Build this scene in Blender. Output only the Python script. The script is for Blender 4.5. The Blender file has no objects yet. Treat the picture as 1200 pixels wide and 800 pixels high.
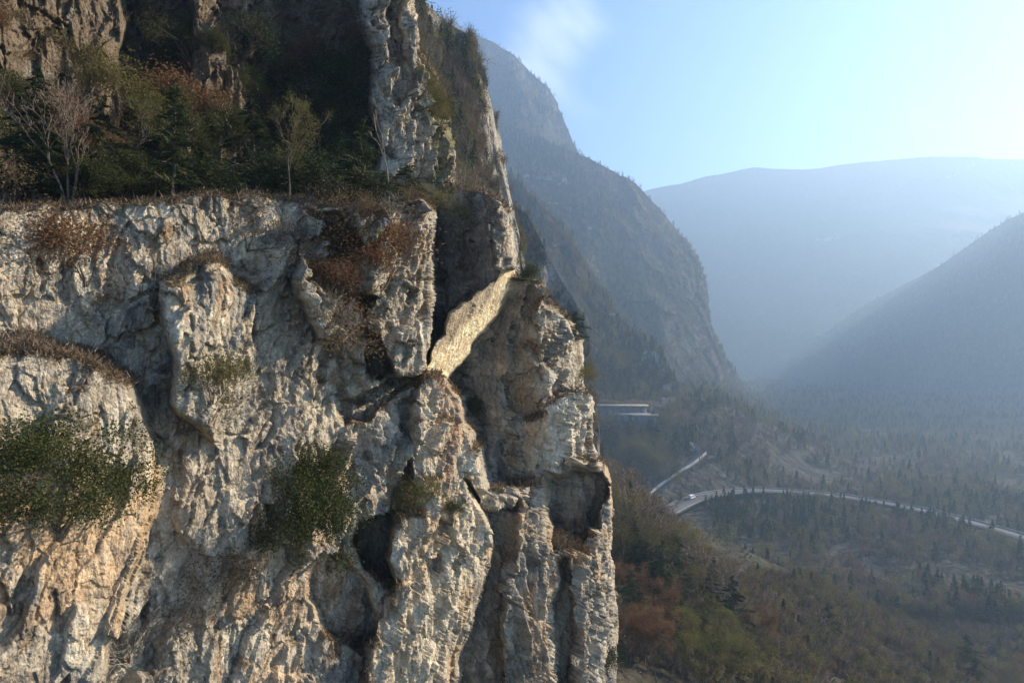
import bpy, math, random
import numpy as np
from mathutils import Vector, Matrix
R = math.radians
sc = bpy.context.scene
col = sc.collection

# ------------------------------------------------------------------ camera
F = 650.0                                    # focal length in photograph pixels (frame 1200 x 800)
cam_d = bpy.data.cameras.new('camera'); cam = bpy.data.objects.new('camera', cam_d); col.objects.link(cam)
cam_d.sensor_width = 36; cam_d.lens = 36 * F / 1200; cam_d.clip_start = 0.1; cam_d.clip_end = 20000
cam.location = (0, 0, 0); cam.rotation_euler = (R(90), 0, 0)
sc.camera = cam

# ------------------------------------------------------------------ light
SUN_AZ, SUN_EL = 71.0, 28.0                   # azimuth right of the view direction, elevation
w = bpy.data.worlds.new('World'); sc.world = w; w.use_nodes = True
nt = w.node_tree; nt.nodes.clear()
def N(tree, typ, **kw):
    n = tree.nodes.new(typ)
    for k, v in kw.items(): setattr(n, k, v)
    return n
out = N(nt, 'ShaderNodeOutputWorld'); bg = N(nt, 'ShaderNodeBackground'); sky = N(nt, 'ShaderNodeTexSky')
sky.sky_type = 'NISHITA'; sky.sun_disc = False; sky.sun_elevation = R(SUN_EL); sky.sun_rotation = R(SUN_AZ)
sky.altitude = 400; sky.air_density = 1.0; sky.dust_density = 0.3; sky.ozone_density = 6.0
bg.inputs['Strength'].default_value = 0.10
# thin drifting cloud in the sky
tc = N(nt, 'ShaderNodeTexCoord'); mp = N(nt, 'ShaderNodeMapping')
mp.inputs['Scale'].default_value = (1.0, 1.0, 1.0); mp.inputs['Rotation'].default_value = (0, R(-38), 0)
st = N(nt, 'ShaderNodeVectorMath', operation='MULTIPLY'); st.inputs[1].default_value = (2.6, 4.0, 7.0)
nz = N(nt, 'ShaderNodeTexNoise'); nz.inputs['Scale'].default_value = 1.1; nz.inputs['Detail'].default_value = 7; nz.inputs['Roughness'].default_value = .55
dv = N(nt, 'ShaderNodeVectorMath', operation='DISTANCE')
cdir = Vector(((640 - 600) / F, 1, (400 - 48) / F)).normalized(); dv.inputs[1].default_value = cdir
msk = N(nt, 'ShaderNodeMapRange', interpolation_type='SMOOTHSTEP'); msk.inputs['From Min'].default_value = .0; msk.inputs['From Max'].default_value = .13
msk.inputs['To Min'].default_value = .36; msk.inputs['To Max'].default_value = 0.0
ad = N(nt, 'ShaderNodeMath', operation='ADD')
rmp = N(nt, 'ShaderNodeMapRange', interpolation_type='SMOOTHSTEP'); rmp.inputs['From Min'].default_value = .56; rmp.inputs['From Max'].default_value = .98
rmp.inputs['To Max'].default_value = .6
mx = N(nt, 'ShaderNodeMix', data_type='RGBA'); mx.inputs[7].default_value = (6.4, 6.6, 7.4, 1)
L = nt.links
L.new(tc.outputs['Generated'], mp.inputs['Vector']); L.new(mp.outputs[0], st.inputs[0]); L.new(st.outputs[0], nz.inputs['Vector'])
L.new(tc.outputs['Generated'], dv.inputs[0]); L.new(dv.outputs['Value'], msk.inputs['Value'])
L.new(nz.outputs[0], ad.inputs[0]); L.new(msk.outputs[0], ad.inputs[1]); L.new(ad.outputs[0], rmp.inputs['Value'])
L.new(rmp.outputs[0], mx.inputs[0]); L.new(sky.outputs[0], mx.inputs[6]); L.new(mx.outputs[2], bg.inputs['Color']); L.new(bg.outputs[0], out.inputs[0])

sun_d = bpy.data.lights.new('sun', 'SUN'); sun = bpy.data.objects.new('sun', sun_d); col.objects.link(sun)
sun_d.energy = 5.0; sun_d.angle = R(.5); sun_d.color = (1.0, .83, .61)
sdir = Vector((math.sin(R(SUN_AZ)) * math.cos(R(SUN_EL)), math.cos(R(SUN_AZ)) * math.cos(R(SUN_EL)), math.sin(R(SUN_EL))))
sun.rotation_euler = sdir.to_track_quat('Z', 'Y').to_euler()
sun.location = sdir * 50

sc.render.resolution_x, sc.render.resolution_y = 1024, 682
vs = sc.view_settings; sc.display_settings.display_device = 'sRGB'
vs.view_transform = 'Standard'; vs.look = 'None'; vs.gamma = 1; vs.exposure = 1.3; vs.use_curve_mapping = False
cy = sc.cycles; cy.use_denoising = True; cy.max_bounces = 5; cy.diffuse_bounces = 3; cy.glossy_bounces = 1
cy.transmission_bounces = 2; cy.volume_bounces = 1; cy.transparent_max_bounces = 6; cy.caustics_reflective = False; cy.caustics_refractive = False

# ------------------------------------------------------------------ numpy noise
rs = np.random.RandomState(7)
PERM = rs.permutation(1024).astype(np.int32)
G3 = rs.normal(size=(1024, 3)); G3 /= np.linalg.norm(G3, axis=1)[:, None]; G3 = G3.astype(np.float32)
RV = rs.uniform(-1, 1, size=(1024, 7)).astype(np.float32)
def hsh(i, j, k, seed=0):
    return PERM[(PERM[(PERM[(i + seed * 57) & 1023] + j) & 1023] + k) & 1023]
def perlin(P, seed=0):
    P = np.asarray(P, np.float32); i = np.floor(P).astype(np.int32); f = P - i
    u = f * f * f * (f * (f * 6 - 15) + 10); res = 0
    for dx in (0, 1):
        wx = u[..., 0] if dx else 1 - u[..., 0]
        for dy in (0, 1):
            wy = u[..., 1] if dy else 1 - u[..., 1]
            for dz in (0, 1):
                wz = u[..., 2] if dz else 1 - u[..., 2]
                g = G3[hsh(i[..., 0] + dx, i[..., 1] + dy, i[..., 2] + dz, seed)]
                d = g[..., 0] * (f[..., 0] - dx) + g[..., 1] * (f[..., 1] - dy) + g[..., 2] * (f[..., 2] - dz)
                res = res + wx * wy * wz * d
    return res * 1.6
def fbm(P, octv=5, gain=.5, seed=0, ridged=False):
    r = 0; a = 1; s = 0; P = np.asarray(P, np.float32)
    for o in range(octv):
        n = perlin(P * (2.03 ** o) + o * 13.7, seed + o)
        if ridged: n = 1 - 2 * np.abs(n)
        r = r + a * n; s += a; a *= gain
    return r / s
def facets(P, seed=0):
    """fractured rock: every cell is its own tilted plane. returns (height, edge distance, cell random)"""
    P = np.asarray(P, np.float32); b = np.floor(P - .5).astype(np.int32)
    f1 = np.full(P.shape[:-1], 9., np.float32); f2 = f1.copy(); h = np.zeros_like(f1); rr = np.zeros_like(f1)
    for dx in (0, 1):
        for dy in (0, 1):
            for dz in (0, 1):
                ci = b[..., 0] + dx, b[..., 1] + dy, b[..., 2] + dz
                q = RV[hsh(*ci, seed)]
                d = P - (np.stack(ci, -1) + .5 + .36 * q[..., :3])
                dd = (d * d).sum(-1)
                near = dd < f1
                f2 = np.where(near, f1, np.minimum(f2, dd))
                hh = q[..., 3] * .6 + d[..., 0] * q[..., 4] + d[..., 1] * q[..., 5] + d[..., 2] * q[..., 6]
                h = np.where(near, hh, h); rr = np.where(near, q[..., 3], rr); f1 = np.where(near, dd, f1)
    return h, np.sqrt(f2) - np.sqrt(f1), rr
def sstep(a, b, x):
    t = np.clip((x - a) / (b - a), 0, 1); return t * t * (3 - 2 * t)

# ------------------------------------------------------------------ mesh helpers
def mesh_np(name, V, Fq, mat=None, colr=None, smooth=False):
    V = np.ascontiguousarray(V, np.float32).reshape(-1, 3); Fq = np.ascontiguousarray(Fq, np.int32); n = Fq.shape[1]
    me = bpy.data.meshes.new(name); me.vertices.add(len(V)); me.vertices.foreach_set('co', V.ravel())
    me.loops.add(Fq.size); me.loops.foreach_set('vertex_index', Fq.ravel())
    me.polygons.add(len(Fq)); me.polygons.foreach_set('loop_start', np.arange(0, Fq.size, n, dtype=np.int32))
    if smooth: me.polygons.foreach_set('use_smooth', np.ones(len(Fq), bool))
    if colr is not None:
        a = me.color_attributes.new('Col', 'FLOAT_COLOR', 'POINT')
        c = np.ones((len(V), 4), np.float32); c[:, :3] = colr.reshape(-1, 3); a.data.foreach_set('color', c.ravel())
    me.update(calc_edges=True)
    if mat: me.materials.append(mat)
    return me
def link(name, me, parent=None, loc=None, rot=None, scale=None, **props):
    o = bpy.data.objects.new(name, me); col.objects.link(o)
    if parent: o.parent = parent
    if loc is not None: o.location = loc
    if rot is not None: o.rotation_euler = rot
    if scale is not None: o.scale = scale if hasattr(scale, '__len__') else (scale,) * 3
    for k, v in props.items(): o[k] = v
    return o
def grid_faces(nr, nc, mask=None):
    i = np.arange(nr - 1)[:, None] * nc + np.arange(nc - 1)[None, :]
    f = np.stack([i, i + nc, i + nc + 1, i + 1], -1).reshape(-1, 4)
    return f if mask is None else f[mask.reshape(-1)]
def box_np(x0, x1, y0, y1, z0, z1):
    v = np.array([(x, y, z) for x in (x0, x1) for y in (y0, y1) for z in (z0, z1)], np.float32)
    f = np.array([(0, 1, 3, 2), (4, 6, 7, 5), (0, 4, 5, 1), (2, 3, 7, 6), (0, 2, 6, 4), (1, 5, 7, 3)], np.int32)
    return v, f
def at(px, py, D): return Vector(((px - 600) / F * D, D, (400 - py) / F * D))

# ------------------------------------------------------------------ materials
def mat_new(name):
    m = bpy.data.materials.new(name); m.use_nodes = True; t = m.node_tree
    return m, t, t.nodes['Principled BSDF']
def rock_mat(name, scale, bump, detail_col=.35, dist=.05):
    m, t, p = mat_new(name); Lk = t.links
    p.inputs['Roughness'].default_value = .92; p.inputs['Specular IOR Level'].default_value = .2
    vc = N(t, 'ShaderNodeVertexColor', layer_name='Col'); tco = N(t, 'ShaderNodeTexCoord')
    n1 = N(t, 'ShaderNodeTexNoise'); n1.inputs['Scale'].default_value = scale; n1.inputs['Detail'].default_value = 9; n1.inputs['Roughness'].default_value = .68
    n2 = N(t, 'ShaderNodeTexNoise'); n2.inputs['Scale'].default_value = scale * 4.3; n2.inputs['Detail'].default_value = 5; n2.inputs['Roughness'].default_value = .7
    vo = N(t, 'ShaderNodeTexVoronoi', feature='DISTANCE_TO_EDGE'); vo.inputs['Scale'].default_value = scale * 1.5
    wv = N(t, 'ShaderNodeMix', data_type='VECTOR'); wv.inputs[0].default_value = .12
    Lk.new(tco.outputs['Object'], n1.inputs['Vector']); Lk.new(tco.outputs['Object'], n2.inputs['Vector'])
    Lk.new(tco.outputs['Object'], wv.inputs[4]); Lk.new(n1.outputs['Color'], wv.inputs[5]); Lk.new(wv.outputs[1], vo.inputs['Vector'])
    mr = N(t, 'ShaderNodeMapRange'); mr.inputs['From Min'].default_value = .3; mr.inputs['From Max'].default_value = .7
    mr.inputs['To Min'].default_value = 1 - detail_col; mr.inputs['To Max'].default_value = 1 + detail_col
    Lk.new(n2.outputs[0], mr.inputs['Value'])
    mul = N(t, 'ShaderNodeVectorMath', operation='MULTIPLY'); Lk.new(vc.outputs['Color'], mul.inputs[0]); Lk.new(mr.outputs[0], mul.inputs[1])
    Lk.new(mul.outputs[0], p.inputs['Base Color'])
    n3 = N(t, 'ShaderNodeTexNoise'); n3.inputs['Scale'].default_value = scale * .9; n3.inputs['Detail'].default_value = 8; n3.inputs['Roughness'].default_value = .75
    st3 = N(t, 'ShaderNodeMapping'); st3.inputs['Scale'].default_value = (1.6, 1.6, .7); Lk.new(tco.outputs['Object'], st3.inputs['Vector']); Lk.new(st3.outputs[0], n3.inputs['Vector'])
    r3_ = N(t, 'ShaderNodeMapRange'); r3_.inputs['From Min'].default_value = .50; r3_.inputs['From Max'].default_value = .62; r3_.inputs['To Max'].default_value = .62; Lk.new(n3.outputs[0], r3_.inputs['Value'])
    mx3 = N(t, 'ShaderNodeMix', data_type='RGBA', blend_type='MULTIPLY'); mx3.inputs[7].default_value = (.42, .36, .30, 1); Lk.new(r3_.outputs[0], mx3.inputs[0]); Lk.new(mul.outputs[0], mx3.inputs[6])
    n4 = N(t, 'ShaderNodeTexNoise'); n4.inputs['Scale'].default_value = scale * 2.1; n4.inputs['Detail'].default_value = 7; n4.inputs['Roughness'].default_value = .72; Lk.new(tco.outputs['Object'], n4.inputs['Vector'])
    r4_ = N(t, 'ShaderNodeMapRange'); r4_.inputs['From Min'].default_value = .54; r4_.inputs['From Max'].default_value = .66; r4_.inputs['To Max'].default_value = .55; Lk.new(n4.outputs[0], r4_.inputs['Value'])
    mx4 = N(t, 'ShaderNodeMix', data_type='RGBA', blend_type='MULTIPLY'); mx4.inputs[7].default_value = (1.75, 1.7, 1.6, 1); Lk.new(r4_.outputs[0], mx4.inputs[0]); Lk.new(mx3.outputs[2], mx4.inputs[6])
    Lk.new(mx4.outputs[2], p.inputs['Base Color'])
    vr = N(t, 'ShaderNodeMapRange'); vr.inputs['From Max'].default_value = .12; Lk.new(vo.outputs[0], vr.inputs['Value'])
    s1 = N(t, 'ShaderNodeMath', operation='MULTIPLY_ADD'); s1.inputs[1].default_value = 1.6; Lk.new(n1.outputs[0], s1.inputs[0])
    s0 = N(t, 'ShaderNodeMath', operation='MULTIPLY'); s0.inputs[1].default_value = .15; Lk.new(vr.outputs[0], s0.inputs[0]); Lk.new(s0.outputs[0], s1.inputs[2])
    va = N(t, 'ShaderNodeTexVoronoi', feature='F1', distance='MANHATTAN'); va.inputs['Scale'].default_value = scale * .8; va.inputs['Detail'].default_value = 3; va.inputs['Roughness'].default_value = .6
    vm = N(t, 'ShaderNodeMapping'); vm.inputs['Scale'].default_value = (1.5, 1.5, .8); vm.inputs['Rotation'].default_value = (.5, .3, .7); Lk.new(wv.outputs[1], vm.inputs['Vector']); Lk.new(vm.outputs[0], va.inputs['Vector'])
    s2 = N(t, 'ShaderNodeMath', operation='MULTIPLY_ADD'); s2.inputs[1].default_value = .8; Lk.new(va.outputs['Distance'], s2.inputs[0]); Lk.new(s1.outputs[0], s2.inputs[2])
    b = N(t, 'ShaderNodeBump'); b.inputs['Strength'].default_value = bump; b.inputs['Distance'].default_value = dist
    Lk.new(s2.outputs[0], b.inputs['Height']); Lk.new(b.outputs[0], p.inputs['Normal'])
    return m
def plain(name, c, rough=.8, vary=.15, nscale=3.0, metal=0, bump=0):
    m, t, p = mat_new(name); Lk = t.links
    p.inputs['Roughness'].default_value = rough; p.inputs['Metallic'].default_value = metal
    tco = N(t, 'ShaderNodeTexCoord'); n = N(t, 'ShaderNodeTexNoise'); n.inputs['Scale'].default_value = nscale; n.inputs['Detail'].default_value = 6
    mr = N(t, 'ShaderNodeMapRange'); mr.inputs['From Min'].default_value = .3; mr.inputs['From Max'].default_value = .7
    mr.inputs['To Min'].default_value = 1 - vary; mr.inputs['To Max'].default_value = 1 + vary
    mul = N(t, 'ShaderNodeVectorMath', operation='MULTIPLY'); mul.inputs[0].default_value = c
    Lk.new(tco.outputs['Object'], n.inputs['Vector']); Lk.new(n.outputs[0], mr.inputs['Value']); Lk.new(mr.outputs[0], mul.inputs[1]); Lk.new(mul.outputs[0], p.inputs['Base Color'])
    if bump:
        b = N(t, 'ShaderNodeBump'); b.inputs['Strength'].default_value = bump; Lk.new(n.outputs[0], b.inputs['Height']); Lk.new(b.outputs[0], p.inputs['Normal'])
    return m
def leaf_mat(name, c1, c2, transl=.35):
    m, t, p = mat_new(name); Lk = t.links
    p.inputs['Roughness'].default_value = .75; p.inputs['Specular IOR Level'].default_value = .15
    oi = N(t, 'ShaderNodeObjectInfo'); tco = N(t, 'ShaderNodeTexCoord'); n = N(t, 'ShaderNodeTexNoise'); n.inputs['Scale'].default_value = 2.2; n.inputs['Detail'].default_value = 4
    Lk.new(tco.outputs['Object'], n.inputs['Vector'])
    a = N(t, 'ShaderNodeMath', operation='ADD'); Lk.new(oi.outputs['Random'], a.inputs[0]); Lk.new(n.outputs[0], a.inputs[1])
    mr = N(t, 'ShaderNodeMapRange'); mr.inputs['From Min'].default_value = .3; mr.inputs['From Max'].default_value = 1.7; Lk.new(a.outputs[0], mr.inputs['Value'])
    mx = N(t, 'ShaderNodeMix', data_type='RGBA'); mx.inputs[6].default_value = (*c1, 1); mx.inputs[7].default_value = (*c2, 1); Lk.new(mr.outputs[0], mx.inputs[0])
    Lk.new(mx.outputs[2], p.inputs['Base Color'])
    tr = N(t, 'ShaderNodeBsdfTranslucent'); Lk.new(mx.outputs[2], tr.inputs['Color'])
    ms = N(t, 'ShaderNodeMixShader'); ms.inputs[0].default_value = transl
    Lk.new(p.outputs[0], ms.inputs[1]); Lk.new(tr.outputs[0], ms.inputs[2]); Lk.new(ms.outputs[0], t.nodes['Material Output'].inputs[0])
    return m
M_rock = rock_mat('limestone', 2.6, .8, .30, .12)
M_far = rock_mat('far_rock', .06, .8, .3, 2.5)
M_crag = rock_mat('crag_rock', .42, 1., .4, .9)
M_bark = plain('bark', (.10, .082, .062), .9, .35, 6)
M_barkl = plain('pale_bark', (.20, .175, .14), .9, .35, 6)
M_twig = plain('twig', (.15, .11, .078), .9, .35, 4)
M_evg = leaf_mat('evergreen_needles', (.022, .036, .012), (.060, .075, .022), .25)
M_evg2 = leaf_mat('yew_needles', (.040, .052, .014), (.085, .090, .024), .3)
M_olive = leaf_mat('olive_leaves', (.095, .09, .026), (.19, .165, .05), .4)
M_red = leaf_mat('russet_leaves', (.14, .066, .034), (.22, .125, .06), .4)
M_dry = leaf_mat('dry_leaves', (.13, .085, .042), (.22, .15, .07), .4)
M_green = leaf_mat('yellow_green_leaves', (.10, .105, .026), (.19, .18, .045), .5)
M_grass = leaf_mat('dry_grass', (.20, .15, .075), (.34, .26, .13), .4)
M_conc = plain('concrete', (.36, .35, .33), .85, .2, .15)
M_concd = plain('stained_concrete', (.13, .125, .125), .9, .3, .1)
M_cop = plain('sandy_coping', (.42, .33, .22), .9, .35, .3)
M_concm = plain('weathered_concrete', (.22, .21, .195), .9, .35, .25)
M_asph = plain('asphalt', (.085, .085, .088), .9, .2, .3)
M_white = plain('white_paint', (.78, .78, .78), .35, .04, 1)
M_glass = plain('vehicle_glass', (.03, .035, .04), .1, .05, 1)
M_tyre = plain('tyre_rubber', (.03, .03, .03), .9, .1, 5)
M_metal = plain('galvanised_metal', (.5, .5, .5), .4, .1, 2, metal=.7)

# ------------------------------------------------------------------ the near cliff
def sdf_poly(X, Y, pts):
    P = np.array(pts, np.float32); n = len(P)
    d = np.full(X.shape, 1e9, np.float32); s = np.ones(X.shape, np.float32)
    for i in range(n):
        a, b = P[i], P[i - 1]; ex, ey = b[0] - a[0], b[1] - a[1]; wx, wy = X - a[0], Y - a[1]
        t = np.clip((wx * ex + wy * ey) / (ex * ex + ey * ey + 1e-9), 0, 1)
        d = np.minimum(d, (wx - ex * t) ** 2 + (wy - ey * t) ** 2)
        c1 = Y >= a[1]; c2 = Y < b[1]; c3 = ex * wy > ey * wx
        s = np.where((c1 & c2 & c3) | (~c1 & ~c2 & ~c3), -s, s)
    return np.sqrt(d) * s                    # negative inside
SIL = np.array([(-90, 483), (0, 485), (40, 487), (62, 491), (78, 507), (100, 517), (130, 524), (160, 530), (200, 534), (213, 542), (222, 562), (236, 584),
    (250, 595), (275, 600), (300, 603), (316, 602), (324, 606), (329, 630), (340, 637), (352, 648), (370, 664), (398, 683), (425, 683), (447, 683), (466, 693),
    (490, 695), (515, 694), (535, 700), (546, 712), (560, 716), (600, 718), (640, 715), (680, 719), (720, 724), (760, 725), (800, 723), (900, 728)], np.float32)
STEP = 1.12
NR = int(970 / STEP); NC, NW = 690, 26
yy = np.linspace(-75, 895, NR, dtype=np.float32)
S = np.interp(yy, SIL[:, 0], SIL[:, 1])
S = S + 4.0 * fbm(np.stack([yy * .035, yy * 0, yy * 0], -1), 5, .6, 3)
tt = np.linspace(0, 1, NC, dtype=np.float32)
X = -95 + tt[None, :] * (S[:, None] + 95); Y = np.repeat(yy[:, None], NC, 1)
XW = S[:, None] - 22 * np.linspace(0, 1, NW + 1)[None, 1:] ** 1.3
X = np.concatenate([X, XW], 1).astype(np.float32); Y = np.repeat(yy[:, None], NC + NW, 1).astype(np.float32)
NCT = NC + NW
u = (X - 600) / F
# irregular outlines of the rock masses: warp the lookup position
Q = np.stack([X * .02, Y * .02, 0 * X], -1)
wx = X + 13 * fbm(Q, 3, .46, 11); wy = Y + 13 * fbm(Q + 40, 3, .46, 12)
D = 19.3 / (.6 - .8 * u)
off = np.zeros_like(X)
# (outline, offset at first anchor, d/dx, d/dy, anchor, edge softness) : painter's order, offset is metres away from the camera
FC = -.075                                    # slope at which a face turns to look at the camera (out of the sun)
regs = [
 # set back upper gully and wooded slope above the ledge
 ([(-150,-150),(600,-150),(620,200),(560,232),(505,226),(460,232),(400,240),(375,230),(250,226),(120,236),(-150,240)], 15, -.036, -.006, (400,100), 5),
 # pale pillar
 ([(424,-150),(482,-150),(487,70),(500,110),(521,150),(533,200),(540,240),(436,240),(444,180),(437,90),(426,40)], 7.5, .0, .0, (450,100), 4),
 ([(452,-150),(464,-150),(467,50),(470,90),(466,125),(456,110),(452,60)], 9.0, FC, .0, (458,60), 3),
 ([(-150,-150),(300,-150),(320,60),(290,150),(300,215),(-150,215)], 8, .02, .0, (200,100), 8),
 ([(150,-150),(215,-150),(225,60),(200,150),(205,215),(140,215)], 12, .0, .0, (200,100), 6),
 # block E, left of the chimney
 ([(375,243),(420,240),(455,246),(470,235),(492,232),(507,243),(513,268),(511,330),(513,372),(506,410),(492,432),(470,440),(446,436),(440,405),(430,390),(400,400),(375,398),(340,330)], -2.2, .0, .006, (440,330), 3),
 ([(350,246),(395,250),(420,285),(418,330),(395,345),(360,330)], -.6, .0, .0, (380,300), 6),
 ([(427,386),(446,392),(452,415),(462,438),(445,446),(428,440),(424,410)], 3.2, FC, .0, (440,420), 3),
 ([(405,345),(440,352),(436,380),(410,392),(392,372)], .4, .0, .0, (420,370), 5),
 # chimney
 ([(510,232),(522,228),(548,226),(552,262),(546,320),(546,362),(530,392),(512,418),(506,420),(512,372),(511,300)], 5.5, FC*1.2, .0, (530,300), 2.5),
 # block G : left flank turned away from the sun
 ([(541,226),(566,222),(586,236),(597,252),(603,300),(602,318),(578,342),(548,384),(526,396),(536,372),(543,330)], 3.0, FC*1.25, .004, (560,300), 4),
 ([(566,226),(586,232),(604,250),(612,300),(606,320),(590,328),(580,318),(574,290),(566,262)], 0.4, .012, .0, (590,280), 3),
 # sunlit underside band below G
 ([(612,316),(608,328),(598,340),(582,365),(562,390),(545,417),(528,443),(512,440),(496,434),(506,412),(520,390),(532,364),(560,338),(588,318)], 3.0, .105, .070, (560,385), 1.5),
 # recess H
 ([(616,322),(602,340),(586,366),(566,391),(549,418),(531,445),(546,462),(556,500),(562,540),(572,585),(600,590),(650,560),(665,500),(655,470),(640,400),(640,350)], 6.2, FC*1.15, .0, (575,450), 2.5),
 # block I
 ([(608,350),(614,334),(630,326),(650,330),(668,372),(700,395),(700,470),(668,472),(650,468),(640,440),(626,420),(600,412),(596,385)], 3.2, FC*1.25, .0, (620,400), 3.5),
 ([(636,338),(650,342),(672,372),(700,398),(700,455),(672,476),(655,466),(645,430),(632,400),(628,370)], 1.5, .01, .004, (660,400), 5),
 ([(596,405),(620,400),(640,425),(650,465),(640,486),(615,490),(598,480),(590,440)], 3.5, FC*1.2, .0, (620,450), 4),
 # block J
 ([(583,520),(610,492),(645,480),(668,464),(700,456),(705,500),(705,545),(690,550),(668,548),(648,556),(625,568),(596,570),(580,560)], 1.2, FC*1.3, .0, (640,520), 3),
 ([(650,480),(668,464),(700,456),(705,500),(705,540),(685,520),(672,540),(660,552),(648,550),(656,510)], -.6, .0, .006, (665,500), 3.5),
 ([(676,500),(690,490),(702,500),(704,535),(692,545),(676,530)], .8, .0, .006, (690,520), 4),
 # cave K and the pillar right of it
 ([(640,566),(655,556),(668,547),(690,551),(707,550),(713,566),(705,590),(706,615),(692,622),(684,648),(668,640),(650,652),(640,630)], 8.0, FC, .0, (675,600), 2.5),
 ([(704,545),(712,545),(730,560),(735,900),(706,900),(704,700),(700,640),(706,600),(709,570)], .6, .0, .0, (712,600), 3),
 # lower wall : lit central rib and the darker bay right of it
 ([(505,436),(526,442),(540,470),(548,500),(562,520),(566,545),(576,600),(572,640),(556,690),(530,760),(505,900),(380,900),(420,800),(450,700),(480,640),(486,560),(480,500),(490,455)], -1.6, .004, .0, (520,600), 5),
 ([(548,560),(575,600),(600,590),(604,640),(590,700),(596,800),(600,900),(520,900),(545,760),(566,690),(580,640)], 2.4, FC*.9, .0, (580,700), 5),
 ([(604,580),(640,566),(646,640),(650,700),(640,800),(640,900),(606,900),(600,780),(598,700),(608,640)], .2, .0, .0, (620,700), 5),
 ([(655,660),(664,655),(672,720),(668,800),(670,900),(652,900),(654,800),(650,720)], 3.0, FC, .0, (660,700), 4),
 # hollow left of the grey boss
 ([(418,612),(440,602),(470,600),(482,612),(462,630),(456,655),(470,676),(450,684),(428,668),(414,640)], 3.0, FC, .0, (440,640), 3),
 ([(465,604),(515,598),(528,630),(520,668),(488,690),(462,680),(452,655),(458,628)], -1.9, FC*.08, .004, (490,640), 3),
 ([(372,640),(405,650),(430,690),(440,730),(420,760),(385,740),(360,700)], 1.0, FC*.1, .0, (400,700), 4),
 # small ledge blocks
 ([(560,575),(600,572),(602,592),(575,600),(560,595)], .2, .0, .0, (580,585), 2),
 ([(400,470),(432,452),(470,440),(500,432),(490,442),(455,468),(425,490),(405,500)], 1.6, .0, .0, (450,460), 3),
 # left continuation
 ([(-150,420),(60,400),(150,440),(190,560),(150,700),(100,900),(-150,900)], -2.0, .0, .0, (50,600), 8),
 ([(190,330),(250,300),(300,340),(290,460),(250,520),(200,470)], -1.5, .01, .0, (240,400), 5),
]
regid = np.zeros(X.shape, np.int16)
order = [(12, 9), (10, 4), (9, 9), (13, 10)] + [(k, 0) for k in range(len(regs))]      # the recesses first, reaching in under their neighbours
for k, grow_ in order:
    poly, o0, dx, dy, (ax, ay), soft = regs[k]
    if not grow_ and k in (5, 24): soft = 4.5
    p = np.array(poly); x0, x1, y0, y1 = p[:, 0].min() - 25, p[:, 0].max() + 25, p[:, 1].min() - 25, p[:, 1].max() + 25
    r0, r1 = np.searchsorted(yy, [y0, y1])
    sl = slice(r0, r1)
    d = sdf_poly(wx[sl], wy[sl], poly) - grow_
    wgt = 1 - sstep(-soft, soft, d)
    tgt = o0 + dx * (X[sl] - ax) + dy * (Y[sl] - ay)
    tgt = tgt + np.exp(-np.clip(-d, 0, 40) / 7.0) * .45     # rounded towards the outline
    off[sl] = off[sl] * (1 - wgt) + tgt * wgt
    if not grow_: regid[sl] = np.where(wgt > .5, k + 1, regid[sl])
D = D + off
# the rounded rim along the skyline edge, then the surface turns round behind
edge = (X[:, :NC] - S[:, None])
rr_ = 13.0
t = np.clip((edge + rr_) / rr_, 0, 1)
D[:, :NC] += 2.6 * (1 - np.sqrt(np.clip(1 - t * t, 0, 1)))
D[:, NC:] = D[:, NC - 1:NC] + (np.linspace(0, 1, NW + 1)[1:] ** 1.0 * 16)[None, :]
P = np.stack([D * (X - 600) / F, D, D * (400 - Y) / F], -1).astype(np.float32)
# rock relief, worked out in space and not in the picture
n_wall = np.array([.8, -.6, 0], np.float32)
s_ax = np.array([.6, .8, 0], np.float32)
along = P @ s_ax; outw = P @ n_wall; z = P[..., 2]
th = R(62); zst = 1 - .62 * sstep(585, 640, X) * sstep(470, 560, Y); z = z * zst
la = along * math.cos(th) + z * math.sin(th); lb = -along * math.sin(th) + z * math.cos(th)   # strata lean with the sunlit band
warp = np.stack([fbm(P * .5 + 9, 4, .5, 31), fbm(P * .5 + 19, 4, .5, 32), fbm(P * .5 + 29, 4, .5, 33)], -1)
C1 = np.stack([la * .16, lb * .36, outw * .3], -1) + warp * .30
h1, e1, r1 = facets(C1, 1)
h2, e2, r2 = facets(np.stack([la * .5, lb * 1.15, outw * .9], -1) + warp * .6, 2)
h3, e3, r3 = facets(np.stack([along * 1.9, z * .8, outw * 1.5], -1) + warp * .7, 3)
h4, e4, r4 = facets(np.stack([la * 4.6, lb * 7, outw * 6.], -1) + warp * .9, 4)
h5, e5, r5 = facets(np.stack([along * 1.05, z * .17, outw * .5], -1) + warp * .4, 10)
h6, e6, r6 = facets(np.stack([along * 2.4 + z * .5, z * .45, outw * 1.2], -1) + warp * .5, 12)
flute = .55 * h5 + .3 * h6 + .25 * fbm(np.stack([along * 1.3, z * .13, outw * .5], -1) + warp * .8, 5, .6, 41, ridged=True)
rough = fbm(P * 1.7, 6, .62, 51)
steep = np.abs(np.gradient(D, axis=1)) / (STEP * .06 + 1e-6); damp = 1 / (1 + np.maximum(steep - 1.2, 0) * .6)
for _ in range(3): damp = np.minimum(damp, (np.roll(damp, 1, 1) + np.roll(damp, -1, 1)) / 2 + .02)
smoothreg = 1 - .75 * (1 - sstep(-2, 4, sdf_poly(wx, wy, regs[12][0])))
flm = .8 * sstep(560, 640, wx) * sstep(560, 620, wy) + .5 * (1 - sstep(200, 240, wy)) + .55
def stepn(v, seed): k = np.floor(v).astype(np.int32); return RV[hsh(k, 0 * k, 0 * k, seed), 3]
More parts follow.
